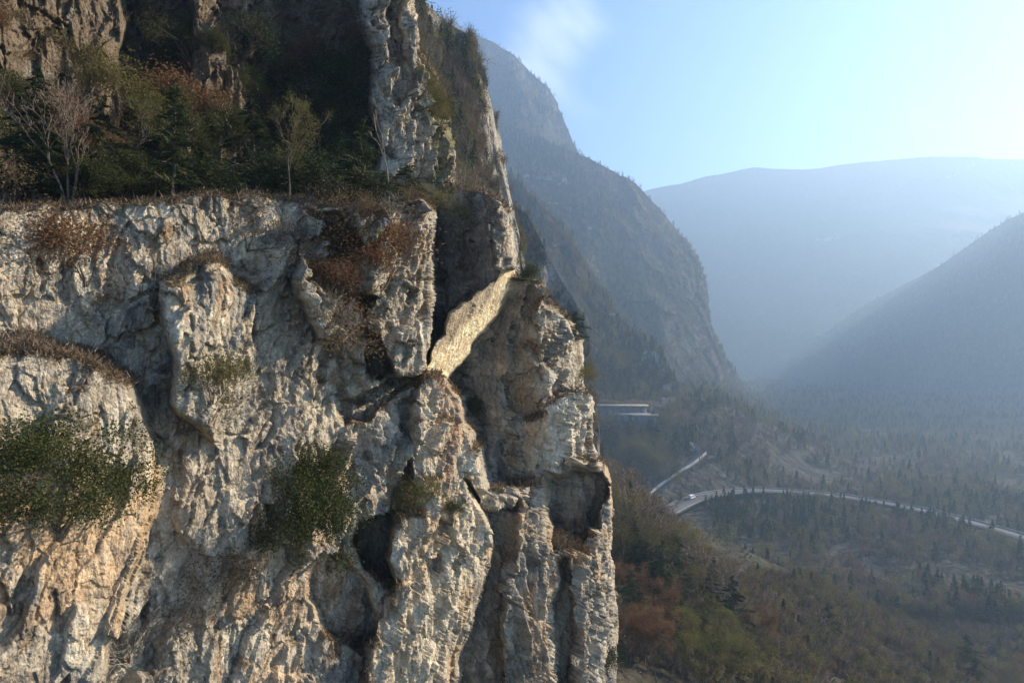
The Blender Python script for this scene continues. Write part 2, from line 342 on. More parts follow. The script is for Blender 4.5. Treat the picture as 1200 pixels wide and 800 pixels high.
bed = .26 * stepn(lb * .62 + warp[..., 0] * .5 + .12 * rough, 5) + .15 * stepn(lb * 1.9 + warp[..., 1] * 1.2 + .2 * rough, 6) + .24 * stepn(along * .42 + z * .06 + warp[..., 2] * .5, 7) + .11 * stepn(along * 1.5 + z * .16 + warp[..., 0] * .9, 8)
bed = bed + .16 * stepn(z * .22 - along * .1 + warp[..., 1] * .6, 9)
pat = sstep(-.15, .25, fbm(P * .4 + 77, 4, .5, 71))          # some faces broken up, others left smooth
disp = smoothreg * (.75 * h1 * (.2 + .8 * damp) + .44 * h2 * (.2 + .8 * damp) + damp * (.19 * h3 * (.12 + pat) + .055 * h4 * (.1 + pat)) + .46 * flute * flm * (.1 + .9 * damp) + .14 * rough * (.1 + .9 * damp) * (.35 + .65 * pat)
        - .14 * damp * np.exp(-e1 * 50) - .08 * damp * np.exp(-e2 * 40) - .03 * damp * pat * np.exp(-e3 * 26)
        + damp * bed) + .03 * rough
dirn = np.stack([np.full_like(X, .72), np.full_like(X, -.62), -.10 + .25 * warp[..., 0]], -1)
P = P + disp[..., None] * dirn * (D / 30)[..., None]
# face normal for soil and moss on ledges
du = np.gradient(P, axis=1); dv_ = np.gradient(P, axis=0)
nr = np.cross(dv_, du); nr /= np.linalg.norm(nr, axis=-1)[..., None] + 1e-9
# broad normal: smoothed by sampling a coarse grid
def soften(a, k=4):
    for _ in range(k):
        a = (a + np.roll(a, 2, 0) + np.roll(a, -2, 0) + np.roll(a, 2, 1) + np.roll(a, -2, 1)) / 5
    return a
upn = soften(nr[..., 2])
# ---- what the rock is coloured like
def mixc(c, col_, m): return c * (1 - m[..., None]) + np.array(col_, np.float32) * m[..., None]
nA = fbm(P * .33 + 3, 5, .55, 61); nB = fbm(P * .9 + 5, 5, .6, 62); nC = fbm(np.stack([along * 1.5, z * .25, outw], -1) + warp, 5, .6, 63); nD = fbm(P * 3.1, 4, .65, 64)
c = np.zeros(P.shape, np.float32) + np.array((.36, .325, .265), np.float32)
c = mixc(c, (.46, .42, .34), sstep(-.1, .3, nA + .3 * r2))
c = mixc(c, (.21, .205, .195), .85 * sstep(.0, .32, nB + .25 * nA + .12 * r1))
c = mixc(c, (.29, .20, .12), .85 * sstep(.04, .32, nC + .35 * nA - .1))
c = mixc(c, (.115, .10, .082), .9 * sstep(.08, .26, nD * .6 + nB * .35 + nC * .4))
c = mixc(c, (.60, .57, .49), .7 * sstep(.18, .42, nD * .6 + .4 * nC - .2 * nB))
def reg(pts, soft=7): return 1 - sstep(-soft, soft, sdf_poly(wx, wy, pts))
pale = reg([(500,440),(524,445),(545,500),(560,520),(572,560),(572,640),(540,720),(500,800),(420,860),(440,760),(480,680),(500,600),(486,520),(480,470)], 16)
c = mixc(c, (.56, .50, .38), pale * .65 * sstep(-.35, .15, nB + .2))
c = mixc(c, (.46, .33, .205), .75 * sstep(.02, .28, fbm(P * .22 + 31, 4, .6, 67)) * sstep(430, 520, wy))
c = mixc(c, (.10, .088, .075), .75 * sstep(.22, .42, fbm(np.stack([along * 1.1, z * .09, outw * .8], -1) + warp * .5, 5, .6, 68)))
c = mixc(c, (.34, .215, .13), .8 * reg([(505,440),(525,445),(545,470),(550,520),(530,560),(515,600),(505,540),(512,480)], 8) * sstep(-.2, .15, nD + nB))
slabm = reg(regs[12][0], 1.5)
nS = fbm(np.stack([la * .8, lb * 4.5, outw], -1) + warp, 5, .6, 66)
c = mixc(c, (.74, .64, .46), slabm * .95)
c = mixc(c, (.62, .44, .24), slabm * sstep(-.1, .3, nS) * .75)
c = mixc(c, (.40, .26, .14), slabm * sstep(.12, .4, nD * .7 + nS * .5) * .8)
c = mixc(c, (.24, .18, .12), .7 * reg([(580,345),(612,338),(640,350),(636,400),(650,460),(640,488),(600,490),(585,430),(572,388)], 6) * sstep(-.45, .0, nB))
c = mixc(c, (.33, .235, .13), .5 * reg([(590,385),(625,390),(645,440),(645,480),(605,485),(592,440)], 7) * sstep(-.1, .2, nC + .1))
c = mixc(c, (.12, .11, .10), .7 * reg([(514,232),(548,228),(585,262),(580,335),(548,380),(512,415)], 6) * sstep(-.4, .1, nC + .15))  # shade of the chimney and of G's left flank, painted in as dark rock
c = mixc(c, (.19, .19, .185), .75 * reg([(602,345),(586,372),(552,425),(536,450),(558,520),(570,580),(600,575),(590,500),(580,430),(590,380)], 9) * sstep(-.5, 0, nB))  # recess H: its shade is put into the colour as a darker grey
c = mixc(c, (.15, .135, .115), .7 * reg([(548,700),(600,620),(606,700),(640,760),(650,900),(540,900)], 14) * sstep(-.3, .2, nC))  # shaded bay of the lower wall, the shade mixed into the brown
c = mixc(c, (.25, .16, .09), .65 * reg([(380,660),(420,650),(470,690),(480,760),(440,800),(380,760)], 12) * sstep(-.2, .2, nB))
c = mixc(c, (.66, .61, .50), .8 * reg([(650,480),(668,464),(690,462),(690,500),(672,540),(655,548),(650,520)], 8) * sstep(-.4, .0, nD))
c = mixc(c, (.50, .46, .38), .5 * reg([(640,430),(690,440),(706,540),(650,560),(640,500)], 10))
# thin soil, dry grass and moss where the rock lies back
soil = sstep(.22, .5, upn + .25 * nB)
c = mixc(c, (.135, .095, .055), .9 * soil)
c = mixc(c, (.075, .08, .028), .8 * soil * sstep(.0, .25, nA))
up_ = 1 - sstep(195, 250, wy)
gul = up_ * (1 - reg(regs[1][0], 6)) * (1 - .6 * sstep(.1, .4, nB))
c = mixc(c, (.105, .08, .055), .9 * gul)
c = mixc(c, (.11, .11, .04), .8 * reg([(488,70),(515,78),(530,160),(536,215),(500,215),(500,140)], 8) * sstep(-.3, .1, nB + .1))
ex_ = np.clip(1 + .12 * (r3 + .6 * r4), .7, 1.35)
c = c * np.array((1.20, 1.15, 1.07), np.float32)
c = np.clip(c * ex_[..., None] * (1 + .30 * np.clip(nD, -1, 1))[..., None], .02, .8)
CLIFF_P, CLIFF_D = P, D
# the one rock face, told apart into its masses
def fmask(ids):
    a = np.isin(regid[:-1, :-1], ids); return a
groups = [('rock_pillar', [2, 3]), ('gully_slope', [1, 4, 5]), ('rock_buttress', [6, 8]), ('overhanging_block', [11, 12]), ('bare_slab', [13]),
          ('rock_knob', [15, 16, 17]), ('rock_nose', [18, 19, 20])]
allids = sum([g[1] for g in groups], [])
cliff = bpy.data.objects.new('cliff', None); col.objects.link(cliff); cliff['kind'] = 'structure'
def sub_mesh(name, m):
    f = grid_faces(NR, NCT, m); ids = np.unique(f); remap = np.zeros(NR * NCT, np.int32); remap[ids] = np.arange(len(ids))
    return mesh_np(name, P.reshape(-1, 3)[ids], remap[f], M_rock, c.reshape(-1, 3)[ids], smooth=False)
link('rock_wall', sub_mesh('rock_wall', ~fmask(allids)), cliff)
for nm, ids in groups: link(nm, sub_mesh(nm, fmask(ids)), cliff)
def on_cliff(px, py, lift=0.):
    r = int(np.clip(np.searchsorted(yy, py), 0, NR - 1)); q = int(np.clip(round((px + 95) / (S[r] + 95) * (NC - 1)), 0, NC - 1))
    p = P[r, q]; return Vector((float(p[0]), float(p[1]), float(p[2]))) + Vector((.72, -.62, 0)) * lift

# ------------------------------------------------------------------ mountains
FOREST = []      # (points, kind weights) collected for the far woods
def mountain(name, pts, zb, slope, nu, nv, amp, seed, rock, wood, gully=1.0, scale_n=1.0, mat=None, evs=0., pale=False, back=.35):
    A = np.array(pts, np.float32); px = np.linspace(A[0, 0], A[-1, 0], nu)
    py = np.interp(px, A[:, 0], A[:, 1]); Dr = np.interp(px, A[:, 0], A[:, 2])
    zr = (400 - py) / F * Dr
    zb_ = np.minimum(zb, zr - 5)
    t = np.concatenate([-np.linspace(back, .02, max(6, nv // 8)), np.linspace(0, 1, nv)])
    T = t[:, None]; H = (zr - zb_)[None, :]
    run = H / slope
    tf = np.clip(T, 0, 1)
    Dd = Dr[None, :] - run * tf ** 1.15 - np.minimum(T, 0) * run * 1.5
    Z = zr[None, :] - H * tf - np.abs(np.minimum(T, 0)) * H * .8
    Xx = (px[None, :] - 600) / F * Dr[None, :] * (.55 + .45 * Dd / Dr[None, :])
    Pm = np.stack([Xx + 0 * Z, Dd, Z], -1).astype(np.float32)
    k = 1.0 / (amp * 9) * scale_n
    q = Pm * np.array([k, k, k * .45], np.float32)
    wv_ = np.stack([fbm(q * .8 + 7, 3, .5, seed + 5), fbm(q * .8 + 17, 3, .5, seed + 6), fbm(q * .8, 3, .5, seed + 7)], -1)
    g = fbm(q + wv_ * .5, 6, .55, seed, ridged=True); hF, eF, rF = facets(q * np.array([3, 3, 3], np.float32) + wv_, seed + 9)
    fade = .25 + .75 * sstep(0, .12, np.abs(T)) + 0 * Z
    d = amp * gully * (g - .25) * fade + amp * .30 * hF * fade
    Pm[..., 1] -= d; Pm[..., 0] += d * .55; Pm[..., 2] += amp * .16 * fbm(q * 3 + 4, 5, .6, seed + 3)
    nrm = np.cross(np.gradient(Pm, axis=0), np.gradient(Pm, axis=1)); nrm /= np.linalg.norm(nrm, axis=-1)[..., None] + 1e-9
    up = np.abs(nrm[..., 2])
    n1 = fbm(q * 1.5 + 3, 5, .55, seed + 21); n2 = fbm(Pm * k * np.array([5, 5, 1.2]), 4, .6, seed + 22)
    rk = sstep(rock, rock + .25, (1 - up) * .9 + n1 * .9 + n2 * .35 - .25)
    cc = np.zeros(Pm.shape, np.float32) + np.array((.055, .055, .036), np.float32)
    cc = mixc(cc, (.085, .07, .045), sstep(-.2, .3, n2)); cc = mixc(cc, (.045, .055, .025), sstep(.0, .3, n1))
    cc = mixc(cc, (.24, .21, .17), rk); cc = mixc(cc, (.40, .37, .32), rk * sstep(.15, .4, n2) * .8)
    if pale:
        ppx = 600 + F * Pm[..., 0] / np.maximum(Pm[..., 1], 1); ppy = 400 - F * Pm[..., 2] / np.maximum(Pm[..., 1], 1); m_ = sstep(548, 572, ppx + 12 * n1 - .10 * (ppy - 130)) * sstep(80, 120, ppy) * sstep(-.35, .05, n2); cc = mixc(cc, (.42, .38, .31), m_ * .9); rk = np.maximum(rk, m_)  # bare rock; the sunlit look of the spur's edge is put into this paler colour
    nr_, nc_ = Z.shape
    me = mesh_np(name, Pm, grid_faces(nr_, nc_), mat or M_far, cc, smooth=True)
    o = link(name, me); o['kind'] = 'structure'
    # trees stand where the rock is covered
    if wood > 0:
        tri = Pm[:-1, :-1]; area = np.linalg.norm(np.cross(Pm[1:, :-1] - tri, Pm[:-1, 1:] - tri), axis=-1)
        wgt = area * np.clip(1 - rk[:-1, :-1] * 1.1, 0, 1) * (sstep(-.55, -.1, n1[:-1, :-1] + .3 * n2[:-1, :-1]) * .9 + .1)
        wgt[: max(6, nv // 8) + 2] *= .25
        pr = wgt.ravel() / wgt.sum(); idx = rs.choice(pr.size, wood, p=pr); r_, c_ = np.unravel_index(idx, wgt.shape)
        a = rs.rand(wood, 1); b = rs.rand(wood, 1)
        pt = Pm[r_, c_] * (1 - a) * (1 - b) + Pm[r_ + 1, c_] * a * (1 - b) + Pm[r_, c_ + 1] * (1 - a) * b + Pm[r_ + 1, c_ + 1] * a * b
        evg = evs + n1[r_, c_] + rs.normal(size=wood) * .22
        FOREST.append((pt, evg))
    return Pm
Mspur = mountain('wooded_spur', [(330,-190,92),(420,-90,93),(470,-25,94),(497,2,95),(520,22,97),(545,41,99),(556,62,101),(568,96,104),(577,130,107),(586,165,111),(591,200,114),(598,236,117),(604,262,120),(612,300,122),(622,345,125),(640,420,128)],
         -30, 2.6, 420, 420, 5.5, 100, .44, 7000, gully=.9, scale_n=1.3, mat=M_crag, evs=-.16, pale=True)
Mnear = mountain('rocky_slope', [(560,205,230),(600,238,225),(618,252,222),(634,282,218),(652,318,214),(668,345,208),(680,368,200),(690,395,196),(694,440,190),(697,500,186),(706,560,184)],
         -60, 1.5, 300, 300, 5.0, 200, .32, 1900, gully=.7, mat=M_crag)
Mmid = mountain('wooded_ridge', [(520,150,531),(600,208,525),(622,228,520),(650,256,514),(672,285,508),(692,325,503),(712,355,497),(742,388,488),(766,408,481),(776,432,475),(792,452,469),(806,470,463),(830,500,452),(870,520,452)],
         -80, 1.15, 380, 300, 15.0, 300, .50, 5200, gully=.8)
Mbig2 = mountain('lower_mountain', [(500,120,900),(590,142,900),(630,160,890),(690,186,880),(722,204,870),(745,217,860),(765,238,850),(790,266,840),(803,285,830),(812,308,820),(818,335,812),(828,372,800),(842,410,790),(866,450,780),(910,480,770),(1000,500,760)],
         -88, 1.2, 420, 300, 30.0, 400, .56, 9000, gully=.9)
Mbig = mountain('high_mountain', [(520,17,1050),(545,36,1050),(575,50,1050),(600,66,1043),(618,84,1036),(640,104,1029),(655,128,1022),(666,152,1015),(678,180,1008),(690,215,1001),(720,300,980),(760,420,966)],
         -80, 1.5, 320, 260, 45.0, 500, .58, 6000, gully=.8)
Mfar = mountain('far_mountain', [(640,260,2100),(720,235,2100),(758,224,2080),(785,217,2070),(808,211,2050),(830,206,2050),(880,198,2000),(940,200,1960),(1010,190,1900),(1090,184,1850),(1180,186,1800),(1300,192,1750),(1450,205,1700)],
         -120, 1.0, 320, 120, 80.0, 600, .7, 0, gully=.7)
Mopp = mountain('opposite_hillside', [(862,470,1500),(905,432,1450),(960,395,1400),(1020,352,1300),(1090,318,1200),(1160,270,1100),(1230,232,1000),(1330,180,900),(1450,120,850)],
         -90, .9, 260, 160, 32.0, 700, 1.15, 7000, gully=.8)

# ------------------------------------------------------------------ valley ground
def ground_z(x, y):
    x = np.asarray(x, np.float32); y = np.asarray(y, np.float32)
    za = -30.3 - .055 * y - .50 * np.maximum(x - (4 + .20 * y), -30) - .62 * np.maximum(y - 138, 0)
    zf = -87 + 0 * x
    r_ = sstep(103, 112, x); cap = -57 + 13 * np.maximum(r_, sstep(383, 396, y)) * (1 - .0 * y)
    zb = np.minimum(-86 + (y - 308) * .42, cap) - .45 * np.maximum(x - .36 * y, 0) - .03 * np.maximum(y - 420, 0)
    k = 2.0
    m = np.maximum(np.maximum(za, zf), zb)
    s = np.exp((za - m) / k) + np.exp((zf - m) / k) + np.exp((zb - m) / k)
    zz = m + k * np.log(s) - 1
    Pn = np.stack([x * .02, y * .02, 0 * x], -1)
    return zz + 1.6 * fbm(Pn, 4, .5, 81) * sstep(40, 90, y) * (1 - .85 * sstep(.8, 0, np.abs(zz + 87)))
ang = np.linspace(R(-75), R(75), 420); dist = 8 * (9000 / 8) ** np.linspace(0, 1, 460)
gx = np.sin(ang)[None, :] * dist[:, None]; gy = np.cos(ang)[None, :] * dist[:, None]
gz = ground_z(gx, gy)
gn = fbm(np.stack([gx * .03, gy * .03, 0 * gx], -1), 5, .6, 83); gn2 = fbm(np.stack([gx * .2, gy * .2, 0 * gx], -1), 4, .6, 84)
gc = np.zeros(gx.shape + (3,), np.float32) + np.array((.046, .040, .028), np.float32)  # dark woodland floor, with the valley's shadow worked into its tone
gc = mixc(gc, (.035, .042, .022), sstep(-.1, .2, gn)); gc = mixc(gc, (.075, .06, .04), sstep(.05, .3, gn2) * .8)
gc = mixc(gc, (.09, .085, .075), sstep(150, 250, gy) * sstep(60, 85, gx) * .6 * sstep(-.2, .2, gn))
g = link('ground', mesh_np('ground', np.stack([gx, gy, gz], -1), grid_faces(*gx.shape), M_far, gc, smooth=True), kind='structure')

# ------------------------------------------------------------------ plants
rng = random.Random(5)
def tubes(segs, sides=3):
    """segs: rows of p0(3) p1(3) r0 r1"""
    A = np.array(segs, np.float32); n = len(A); p0, p1 = A[:, :3], A[:, 3:6]
    d = p1 - p0; d /= np.linalg.norm(d, axis=1)[:, None] + 1e-9
    ref = np.where(np.abs(d[:, 2:3]) > .9, np.array([[1., 0, 0]]), np.array([[0, 0, 1.]])); a = np.cross(d, ref); a /= np.linalg.norm(a, axis=1)[:, None]; b = np.cross(d, a)
    V = []
    for k in range(sides):
        w_ = a * math.cos(2 * math.pi * k / sides) + b * math.sin(2 * math.pi * k / sides)
        V.append(p0 + w_ * A[:, 6:7]); V.append(p1 + w_ * A[:, 7:8])
    V = np.stack(V, 1).reshape(-1, 3); base = np.arange(n)[:, None] * (2 * sides)
    Fs = [base + np.array([[2 * k, 2 * ((k + 1) % sides), 2 * ((k + 1) % sides) + 1, 2 * k + 1]]) for k in range(sides)]
    return V, np.concatenate(Fs, 0)
def quads(C, size, rnd, flat=.0, aspect=.5, axis=None):
    """one small leaf quad at every point of C"""
    n = len(C); a = rnd.normal(size=(n, 3)); a /= np.linalg.norm(a, axis=1)[:, None]
    if axis is not None: a = a * .6 + axis; a /= np.linalg.norm(a, axis=1)[:, None]
    b = rnd.normal(size=(n, 3)); b -= (b * a).sum(1)[:, None] * a; b /= np.linalg.norm(b, axis=1)[:, None]
    s = size * rnd.uniform(.6, 1.4, size=(n, 1)); b = b * s * aspect; a = a * s
    V = np.stack([C - a, C - b * .9, C + a, C + b * .9], 1).reshape(-1, 3)
    return V, np.arange(n * 4).reshape(n, 4)
def grow(rn, p, d, length, r, depth, segs, tips, spread=.6, up=.15, kids=(3, 4), wob=.18, shrink=.62):
    n = 4 if depth > 1 else 2; q = p; dd = d.copy(); st_ = []
    for i in range(n):
        dd = dd + Vector((rn.gauss(0, wob), rn.gauss(0, wob), rn.gauss(0, wob) + up * .3)); dd.normalize()
        q2 = q + dd * (length / n); ra = r * (1 - .55 * i / n); rb = r * (1 - .55 * (i + 1) / n)
        segs.append((*q, *q2, ra, rb)); q = q2; st_.append((q.copy(), dd.copy(), rb))
    if depth == 0:
        tips.append(q.copy()); return
    for k in range(rn.randint(*kids)):
        i = rn.randint(1, n - 1) if k else n - 1
        q, dd, rb = st_[i]; side = Vector((rn.gauss(0, 1), rn.gauss(0, 1), rn.gauss(0, .6))); side -= side.dot(dd) * dd
        if side.length < .1: side = Vector((1, 0, 0))
        nd = dd + side.normalized() * spread * rn.uniform(.6, 1.4); nd.z += up; nd.normalize()
        grow(rn, q, nd, length * shrink * rn.uniform(.75, 1.2), rb * .72, depth - 1, segs, tips, spread, up, kids, wob, shrink)
def thing(name, label, cat, loc, rz=0., scale=1., group=None):
    o = bpy.data.objects.new(name, None); col.objects.link(o); o.location = loc; o.rotation_euler = (0, 0, rz)
    o.scale = scale if hasattr(scale, '__len__') else (scale,) * 3
    o['label'] = label; o['category'] = cat
    if group: o['group'] = group
    o.empty_display_size = .2
    return o
PROTO = {}
def proto(key, parts): PROTO[key] = parts            # parts: [(name, mesh)]
def make_bare(key, seed, H=10., mat=None, kids=(3, 4), depth=4, spread=.62, base=1, leaves=None):
    rn = random.Random(seed); rd = np.random.RandomState(seed); segs = []; tips = []
    for b in range(base):
        d = Vector((rn.gauss(0, .25 if base > 1 else .06), rn.gauss(0, .25 if base > 1 else .06), 1)).normalized()
        grow(rn, Vector((rn.gauss(0, .08) * (base > 1), rn.gauss(0, .08) * (base > 1), -.4)), d, H * .5, H * .017 + .02, depth, segs, tips, spread, .16, kids)
    k = sum(1 for s in segs if s[6] > H * .0042); big = [s for s in segs if s[6] > H * .0042]; small = [(*s[:6], max(s[6], .024 * H / 8), max(s[7], .015 * H / 8)) for s in segs if s[6] <= H * .0042]
    v, f = tubes(big, 5); parts = [('trunk', mesh_np('trunk', v, f, mat or M_bark))]
    v, f = tubes(small, 3)
    parts.append(('branches', mesh_np('branches', v, f, M_twig if mat is None else mat)))
    if leaves:
        lm, n, size, sp = leaves; T = np.array([tuple(t) for t in tips]); C = T[rd.randint(len(T), size=n)] + rd.normal(size=(n, 3)) * sp
        v, f = quads(C, size, rd); parts.append(('foliage', mesh_np('foliage', v, f, lm)))
    proto(key, parts)
def make_conifer(key, seed, H=7., mat=None, wid=.26, ragged=.3, bare=.12, n_b=70, dens=90, tuft=.13):
    rn = random.Random(seed); rd = np.random.RandomState(seed); segs = []; C = []; AX = []
    x = y = 0; lx = ly = 0; pts = []
    for i in range(9):
        pts.append(Vector((x, y, H * i / 8 - .2))); x += rn.gauss(0, .02 * H); y += rn.gauss(0, .02 * H)
    for i in range(8): segs.append((*pts[i], *pts[i + 1], .02 * H * (1 - i / 8.5), .02 * H * (1 - (i + 1) / 8.5)))
    tw = []
    for b in range(n_b):
        h = bare + (1 - bare) * (b + rn.random()) / n_b; i = min(7, int(h * 8)); q = pts[i].lerp(pts[i + 1], h * 8 - i)
        Lb = H * wid * (1 - h) ** .75 * rn.uniform(1 - ragged, 1 + ragged) + .15; a = rn.uniform(0, 6.283)
        d = Vector((math.cos(a), math.sin(a), rn.uniform(-.35, .25))); e = q + d * Lb; tw.append((*q, *e, .012 * H * (1 - h) + .008, .006))
        m = int(dens * Lb); s = rd.rand(m, 1) ** .7; c_ = np.array(q)[None] + np.array(d * Lb)[None] * s
        c_ = c_ + rd.normal(size=(m, 3)) * np.array([.16, .16, .09]) * Lb * .9 * (1.15 - s); c_[:, 2] -= .18 * Lb * s[:, 0] ** 2
        C.append(c_); AX.append(np.repeat(np.array(d)[None], m, 0))
    v, f = tubes(segs, 6); parts = [('trunk', mesh_np('trunk', v, f, M_bark))]
    v, f = tubes(tw, 3); parts.append(('branches', mesh_np('branches', v, f, M_bark)))
    v, f = quads(np.concatenate(C), tuft, rd, aspect=.22, axis=np.concatenate(AX)); parts.append(('foliage', mesh_np('foliage', v, f, mat or M_evg)))
    proto(key, parts)
def make_shrub(key, seed, H, lm, n, size, stems=6, mat=None, sp=.12, depth=3):
    rn = random.Random(seed); rd = np.random.RandomState(seed); segs = []; tips = []
    for b in range(stems):
        d = Vector((rn.gauss(0, .55), rn.gauss(0, .55), 1)).normalized()
        grow(rn, Vector((rn.gauss(0, .05), rn.gauss(0, .05), -.15)), d, H * .5, H * .012 + .006, depth, segs, tips, .7, .08, (3, 4), .22, .6)
    segs = [(*s[:6], max(s[6], .007), max(s[7], .005)) for s in segs]
    v, f = tubes(segs, 3); parts = [('stems', mesh_np('stems', v, f, mat or M_twig))]
    if n:
        T = np.array([tuple(t) for t in tips]); C = T[rd.randint(len(T), size=n)] + rd.normal(size=(n, 3)) * sp * H
        v, f = quads(C, size, rd, aspect=.6); parts.append(('foliage', mesh_np('foliage', v, f, lm)))
    proto(key, parts)
make_bare('bare0', 1, 11, kids=(3, 5)); make_bare('bare1', 2, 12, base=2, kids=(3, 4)); make_bare('bare2', 3, 9, base=3, kids=(3, 4))
make_bare('bareg', 4, 11, kids=(3, 4), leaves=(M_olive, 5200, .10, .42)); make_bare('barer', 5, 8, base=2, kids=(3, 4), leaves=(M_red, 6000, .085, .34))
make_bare('thin', 6, 5, base=1, kids=(2, 3), depth=3, spread=.5, mat=M_barkl); make_bare('yellow', 8, 8, base=2, kids=(3, 4), leaves=(M_green, 7000, .09, .36))
make_conifer('pine0', 11, 9, n_b=95, dens=110); make_conifer('pine1', 12, 8, wid=.36, ragged=.55, n_b=70, dens=120)
make_conifer('yew', 13, 4, wid=.42, ragged=.5, bare=.02, n_b=85, dens=150, tuft=.075); make_conifer('yew2', 14, 4, wid=.5, ragged=.6, bare=.0, n_b=70, dens=170, tuft=.07)
make_shrub('dry', 21, 2.0, M_dry, 2200, .035); make_shrub('dry2', 22, 2.0, None, 0, 0, stems=9, mat=M_barkl)
make_shrub('red', 23, 2.2, M_red, 9000, .042); make_shrub('olive', 24, 2.2, M_olive, 5500, .04, sp=.13); make_shrub('green', 25, 2.0, M_evg, 5500, .045, sp=.13); make_shrub('ever', 28, 4.0, M_evg2, 24000, .055, sp=.062, stems=13)
make_shrub('gold', 26, 2.0, M_grass, 1500, .05); make_shrub('bigolive', 27, 7, M_olive, 5000, .13, sp=.09, depth=3)
def place(key, name, label, cat, loc, H, base_h, rz=None, group=None, tilt=(0, 0), wide=1.):
    s = H / base_h; o = thing(name, label, cat, loc, rng.uniform(0, 6.28) if rz is None else rz, (s * wide, s * wide, s), group)
    o.rotation_euler = (tilt[0], tilt[1], o.rotation_euler[2])
    for n_, me in PROTO[key]: link(n_, me, o)
    return o
BH = {'ever': 4.0, 'bare0': 11.5, 'bare1': 12.5, 'bare2': 9.5, 'bareg': 11.5, 'barer': 8.3, 'thin': 5, 'yellow': 8.3, 'pine0': 9, 'pine1': 8, 'yew': 4, 'yew2': 4, 'dry': 2, 'dry2': 2, 'red': 2.2, 'olive': 2.2, 'green': 2, 'gold': 2, 'bigolive': 7}
bpy.context.view_layer.update(); dg = bpy.context.evaluated_depsgraph_get()
def hit(px, py):
    d = Vector(((px - 600) / F, 1, (400 - py) / F)).normalized(); ok, loc, nm, *_ = sc.ray_cast(dg, Vector((0, 0, 0)), d)
    return (loc, nm) if ok else (None, None)
